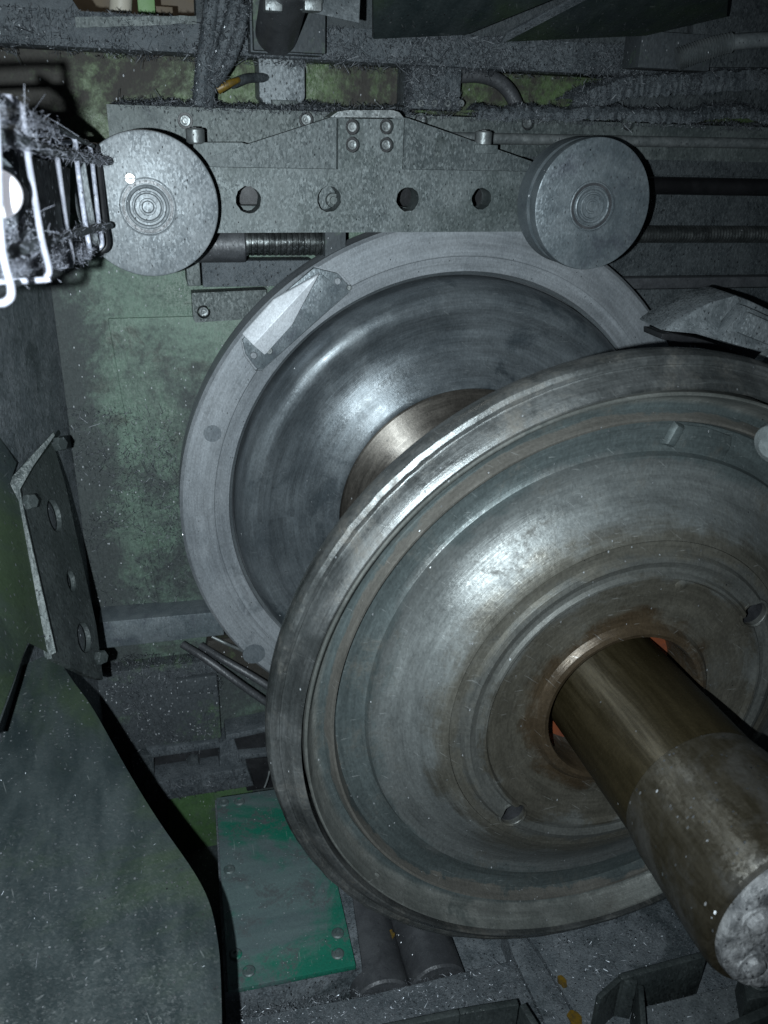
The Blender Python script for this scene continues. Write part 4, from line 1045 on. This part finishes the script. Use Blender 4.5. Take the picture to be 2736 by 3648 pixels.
# bed slabs
ZS = -0.70
def floor_slab(name, pix, Z, th_, mat, label, cat='slab', bevel=0.003):
    q = [G(px, py, Z) for px, py in pix]
    n_ = len(q)
    vs_ = [tuple(p) for p in q] + [(p.x, p.y, p.z - th_) for p in q]
    fs_ = [tuple(range(n_)), tuple(range(2 * n_ - 1, n_ - 1, -1))] + [(i, (i + 1) % n_, (i + 1) % n_ + n_, i + n_) for i in range(n_)]
    o = pyd(name, vs_, fs_, mat, None, bevel=bevel)
    tag(o, label, cat)
    return o
floor_slab('front_slab', ((740, 3900), (2100, 3900), (1945, 3660), (1830, 3420), (1300, 3548), (800, 3640)), ZS, 0.30, 'floordust', 'swarf-covered slab along the bottom edge below the two pipes')
floor_slab('middle_slab', ((1835, 3418), (1950, 3660), (2050, 3760), (2068, 3655), (1915, 3395), (1850, 3300), (1790, 3300)), ZS + 0.002, 0.30, 'floordust', 'narrow swarf-covered strip between two floor seams')
floor_slab('right_slab', ((1925, 3395), (2075, 3655), (2200, 3900), (3000, 3700), (3000, 3100), (2300, 3180), (1850, 3290)), ZS + 0.004, 0.30, 'floordust', 'swarf-covered slab under the axle at lower right')
floor_slab('rear_slab', ((1250, 3440), (1640, 3480), (1840, 3415), (1790, 3240), (1180, 3180)), ZS - 0.05, 0.25, 'floordust', 'sunken swarf-covered floor behind the two pipes')
for k, (p0, p1, r) in enumerate((((1365, 3535), (1310, 3260), 0.054), ((1565, 3480), (1480, 3230), 0.054))):
    a = G(p0[0], p0[1], ZS - 0.004); b = G(p1[0], p1[1], ZS - 0.004)
    o = cyl('bed_pipe', (a.x, a.y, ZS - 0.03), (a.x + (b.x - a.x) * 0.9, b.y + 0.25, ZS - 0.03), r, 'darkpipe', None, seg=40, bevel=0.004)
    tag(o, 'smooth dark pipe right beside the teal cover plate' if k == 0 else 'dusty dark pipe, the farther from the teal cover plate', 'pipe', 'pipes on the machine bed')
for k, (px0, py0, px1, py1) in enumerate(((2140, 3335, 2240, 3288), (2255, 3282, 2400, 3200))):
    a, b = G(px0, py0, ZS), G(px1, py1, ZS)
    o = box('floor_block', a.x, b.x, (a.y + b.y) / 2 + 0.01, (a.y + b.y) / 2 + 0.16, ZS, ZS + 0.02, 'floordust', None, bevel=0.006)
    tag(o, 'low dusty block under the near wheel, ' + ('nearer the floor seam' if k == 0 else 'nearer the axle'), 'block')
for px, py, s_ in ((2003, 3500, 0.013), (2045, 3632, 0.022), (1395, 3330, 0.010)):
    v = G(px, py, ZS + 0.004)
    vs_ = []
    for k in range(12):
        a0 = k * math.pi / 6; rr = s_ * (0.6 + 0.5 * random.random())
        vs_.append((v.x + rr * math.cos(a0) * 0.6, v.y + rr * math.sin(a0), ZS + 0.0075))
    o = slab('paint_flake', vs_, (0, 0, -0.004), 'yellow', None, bevel=0)
    tag(o, {2003: 'upper yellow paint flake on the floor seam', 2045: 'yellow paint flake on the floor seam at the bottom edge', 1395: 'yellow flake between the two pipes under the near wheel'}[px], 'paint flake')
# angle brackets standing on the slabs at the bottom
def angle_bracket(pix_top, Z, hgt, thk, label, name='floor_bracket'):
    """standing rail whose top follows the pixel polyline"""
    th_ = thing(name, label, 'bracket', G(*pix_top[0], Z))
    for i in range(len(pix_top) - 1):
        a, b = G(*pix_top[i], Z), G(*pix_top[i + 1], Z)
        dd = (b - a); nn = Vector((-dd.y, dd.x, 0)).normalized() * thk
        fr = [a, b, b + nn, a + nn]
        bk = [p + Vector((0, 0, -hgt)) for p in fr]
        hexa('side', fr, bk, 'bracket', th_, bevel=0.003)
    return th_
b1 = angle_bracket([(2215, 3490), (2520, 3408)], -0.60, 0.10, 0.012, 'long dark angle bracket standing below the axle end')
b2 = angle_bracket([(2140, 3560), (2215, 3492), (2272, 3505), (2285, 3700)], -0.605, 0.095, 0.010, 'dark bent frame with a cut corner at lower right')
b3 = angle_bracket([(1280, 3690), (1640, 3615), (1850, 3580), (1900, 3660)], -0.62, 0.08, 0.012, 'dark frame with cut corner at the bottom edge')
b4 = angle_bracket([(2560, 3700), (2800, 3590)], -0.60, 0.10, 0.016, 'short dark bracket in the bottom right corner')
q = [G(2275, 3590, -0.655), G(2650, 3500, -0.655), G(2780, 3640, -0.655), G(2330, 3760, -0.655)]
o = pyd('bracket_plate', [tuple(p) for p in q] + [tuple(p + Vector((0, 0, -0.04))) for p in q], BOXF, 'tool', None, bevel=0.003); tag(o, 'speckled grey plate between the brackets at lower right', 'plate')
clp = thing('clamp_block', 'dark block with a round ring in the bottom right corner', 'block', G(2700, 3560, -0.6))
q = [G(2660, 3565, -0.60), G(2790, 3540, -0.60), G(2790, 3440, -0.60), G(2640, 3450, -0.60)]
pyd('body', [tuple(p) for p in q] + [tuple(p + Vector((0, 0, -0.1))) for p in q], BOXF, 'bracket', clp, bevel=0.003)
v = G(2698, 3498, -0.599)
lathe('ring', [(0.014, 0), (0.021, 0), (0.021, 0.006), (0.018, 0.008), (0.014, 0.006)], 'bracket', clp, origin=v, axis=(0, 0, 1), seg=28)

# ================================================================== loose swarf
Ps, Ns = [], []
def add(quad, n, clump=0.0, cs=12.0):
    p, nn = quadpts(*quad, n, clump, cs); Ps.append(p); Ns.append(nn)
def flush(name, ln, wd, mat, label, **k):
    global Ps, Ns
    o = slivers(name, np.concatenate(Ps), np.concatenate(Ns), ln, wd, mat, label, **k)
    Ps, Ns = [], []
    return o
fq = lambda Z, pix: tuple(G(px, py, Z) for px, py in pix)
add(fq(ZS + 0.001, ((760, 3760), (2000, 3760), (1835, 3420), (820, 3600))), 5500)
add(fq(ZS + 0.005, ((1960, 3660), (3000, 3660), (2950, 3200), (1850, 3300))), 4500)
add(fq(-0.654, ((2275, 3590), (2330, 3760), (2780, 3640), (2650, 3500))), 700)
flush('floor_swarf', 0.0040, 0.0007, 'chip', 'bright steel swarf scattered over the bed floor along the bottom edge')
g = GUARD_GRID
ii = rng.integers(0, g.shape[0] - 1, 9000); jj = rng.integers(1, g.shape[1] - 1, 9000)
uu, vv_ = rng.random(9000)[:, None], rng.random(9000)[:, None]
Pg = g[ii, jj] * (1 - uu) * (1 - vv_) + g[ii + 1, jj] * uu * (1 - vv_) + g[ii, jj + 1] * (1 - uu) * vv_ + g[ii + 1, jj + 1] * uu * vv_
Ng = np.cross(g[ii + 1, jj] - g[ii, jj], g[ii, jj + 1] - g[ii, jj]); Ng /= np.linalg.norm(Ng, axis=1)[:, None] + 1e-9
Ng[((np.array(CAM) - Pg) * Ng).sum(1) < 0] *= -1
Ps.append(Pg + Ng * 0.002); Ns.append(Ng)
flush('guard_swarf', 0.0030, 0.0006, 'chip', 'fine bright swarf clinging to the big curved guard sheet')
xq = lambda x0, x1, Y, z0, z1: ((x0, Y, z0), (x1, Y, z0), (x1, Y, z1), (x0, Y, z1))
add(xq(-0.95, 1.0, YU - 0.002, zb, zs), 8000, 0.9, 14)
add(xq(-0.95, 1.0, YU - 0.001, zb - 0.012, zb + 0.012), 3500, 0.9, 20)
flush('housing_swarf', 0.0058, 0.0009, 'chipdark', 'furry dark swarf coating the upper housing', up=0.8)
add(xq(-0.6, 1.0, YR - 0.001, zt - 0.005, zt + 0.010), 3500, 0.9, 25)
add(((0.0, YR, zt + 0.003), (1.0, YR, zt + 0.005), (1.0, YR + 0.06, zt + 0.01), (0.0, YR + 0.06, zt + 0.008)), 2500)
x0, x1, z0, z1 = hw(1450, 195, 1655, 392, 0.768)
add(xq(x0, x1, 0.768, z0, z1), 1800, 0.4)
add(xq(x0 - 0.006, x0 + 0.006, 0.768, z0, z1), 500); add(xq(x0, x1, 0.768, z1 - 0.004, z1 + 0.008), 500)
for k_, (p0, p1, p2, p3, r) in enumerate((((800, -60), (775, 120), (745, 250), (725, 378), 0.0165), ((760, -60), (745, 100), (725, 230), (712, 378), 0.013), ((850, -60), (830, 60), (800, 150), (770, 280), 0.012), ((870, 20), (850, 130), (810, 230), (760, 300), 0.009))):
    pp = [np.array(W(*p, 0.735 - 0.008 * k_)) for p in (p0, p1, p2, p3)]
    si = rng.integers(0, 3, 900); tt = rng.random(900)[:, None]
    Pc = np.array(pp)[si] * (1 - tt) + np.array(pp)[si + 1] * tt
    an = rng.uniform(-math.pi, 0, 900)
    Nc = np.stack([np.cos(an), np.sin(an), np.zeros(900)], 1)
    Ps.append(Pc + Nc * r * rng.uniform(0.9, 1.25, 900)[:, None]); Ns.append(Nc)
flush('rail_swarf', 0.0050, 0.0008, 'chipdark', 'swarf whiskers along the guide rail top, cables and valve block', up=0.8)
# wall and left block whiskers
add(tuple(W(px, py, 0.798) for px, py in ((360, 2690), (790, 2690), (790, 2330), (360, 2330))), 2600, 0.5)
add(tuple(W(px, py, 0.772) for px, py in ((520, 2860), (900, 2800), (880, 2735), (515, 2795))), 500)
add(tuple(W(px, py, YW - 0.006) for px, py in ((230, 2200), (680, 2170), (620, 1450), (210, 1450))), 2600, 0.8, 10)
for hv in HEAPS:
    hv = hv.reshape(-1, 5, 3)
    si = rng.integers(0, len(hv) - 1, 2200); sk = rng.integers(0, 4, 2200); tt = rng.random(2200)[:, None]
    Ps.append(hv[si, sk] * (1 - tt) + hv[si, sk + 1] * tt + np.array([0, -0.001, 0.001])); Ns.append(np.tile(np.array([0, -0.8, 0.6]), (2200, 1)))
flush('wall_swarf', 0.006, 0.0009, 'chipdark', 'dark swarf caught on the green wall, blocks and swarf heaps', up=0.6)
# fur on the lamp cage
P_, N_ = [], []
def along(pix, d0, n, spread):
    pts_ = [Wd(px, py, d0 if d is None else d * K - 0.008) for px, py, d in pix]
    for _ in range(n):
        i = random.randrange(len(pts_) - 1); t = random.random()
        p = pts_[i].lerp(pts_[i + 1], t) + Vector([random.gauss(0, spread) for _ in range(3)])
        P_.append(tuple(p)); v_ = Vector([random.gauss(0, 1) for _ in range(3)]).normalized(); N_.append(tuple(v_))
along([(-120, 452, 0.62), (0, 480, 0.67), (93, 508, 0.74), (208, 541, 0.95), (280, 556, 1.08), (388, 574, 1.27)], 0, 2000, 0.0038)
along([(-20, 400, 0.67), (93, 430, 0.74), (190, 480, 0.93)], 0, 800, 0.006)
along([(-120, 940, 0.60), (0, 908, 0.65), (148, 867, 0.76), (238, 837, 0.96), (371, 806, 1.24)], 0, 1500, 0.003)
along([(-20, 960, 0.70), (120, 950, 0.80), (240, 925, 0.95), (310, 900, 1.06)], 0, 1700, 0.004)
along([(20, 800, 0.72), (60, 840, 0.74)], 0, 500, 0.010)
for _ in range(2600):     # fluff lying along the bottom of the cage
    t = random.random()
    P_.append(tuple(Wd(-40 + 330 * t + random.gauss(0, 25), 985 - 95 * t - abs(random.gauss(0, 22)), (0.66 + 0.42 * t) * K + random.uniform(0, 0.05)))); N_.append((0, -0.4, 0.9))
slivers('lamp_swarf', P_, N_, 0.0055, 0.00028, 'fluff', 'fluffy pale swarf fur hanging on the lamp cage', curl=1.2, up=1.0)
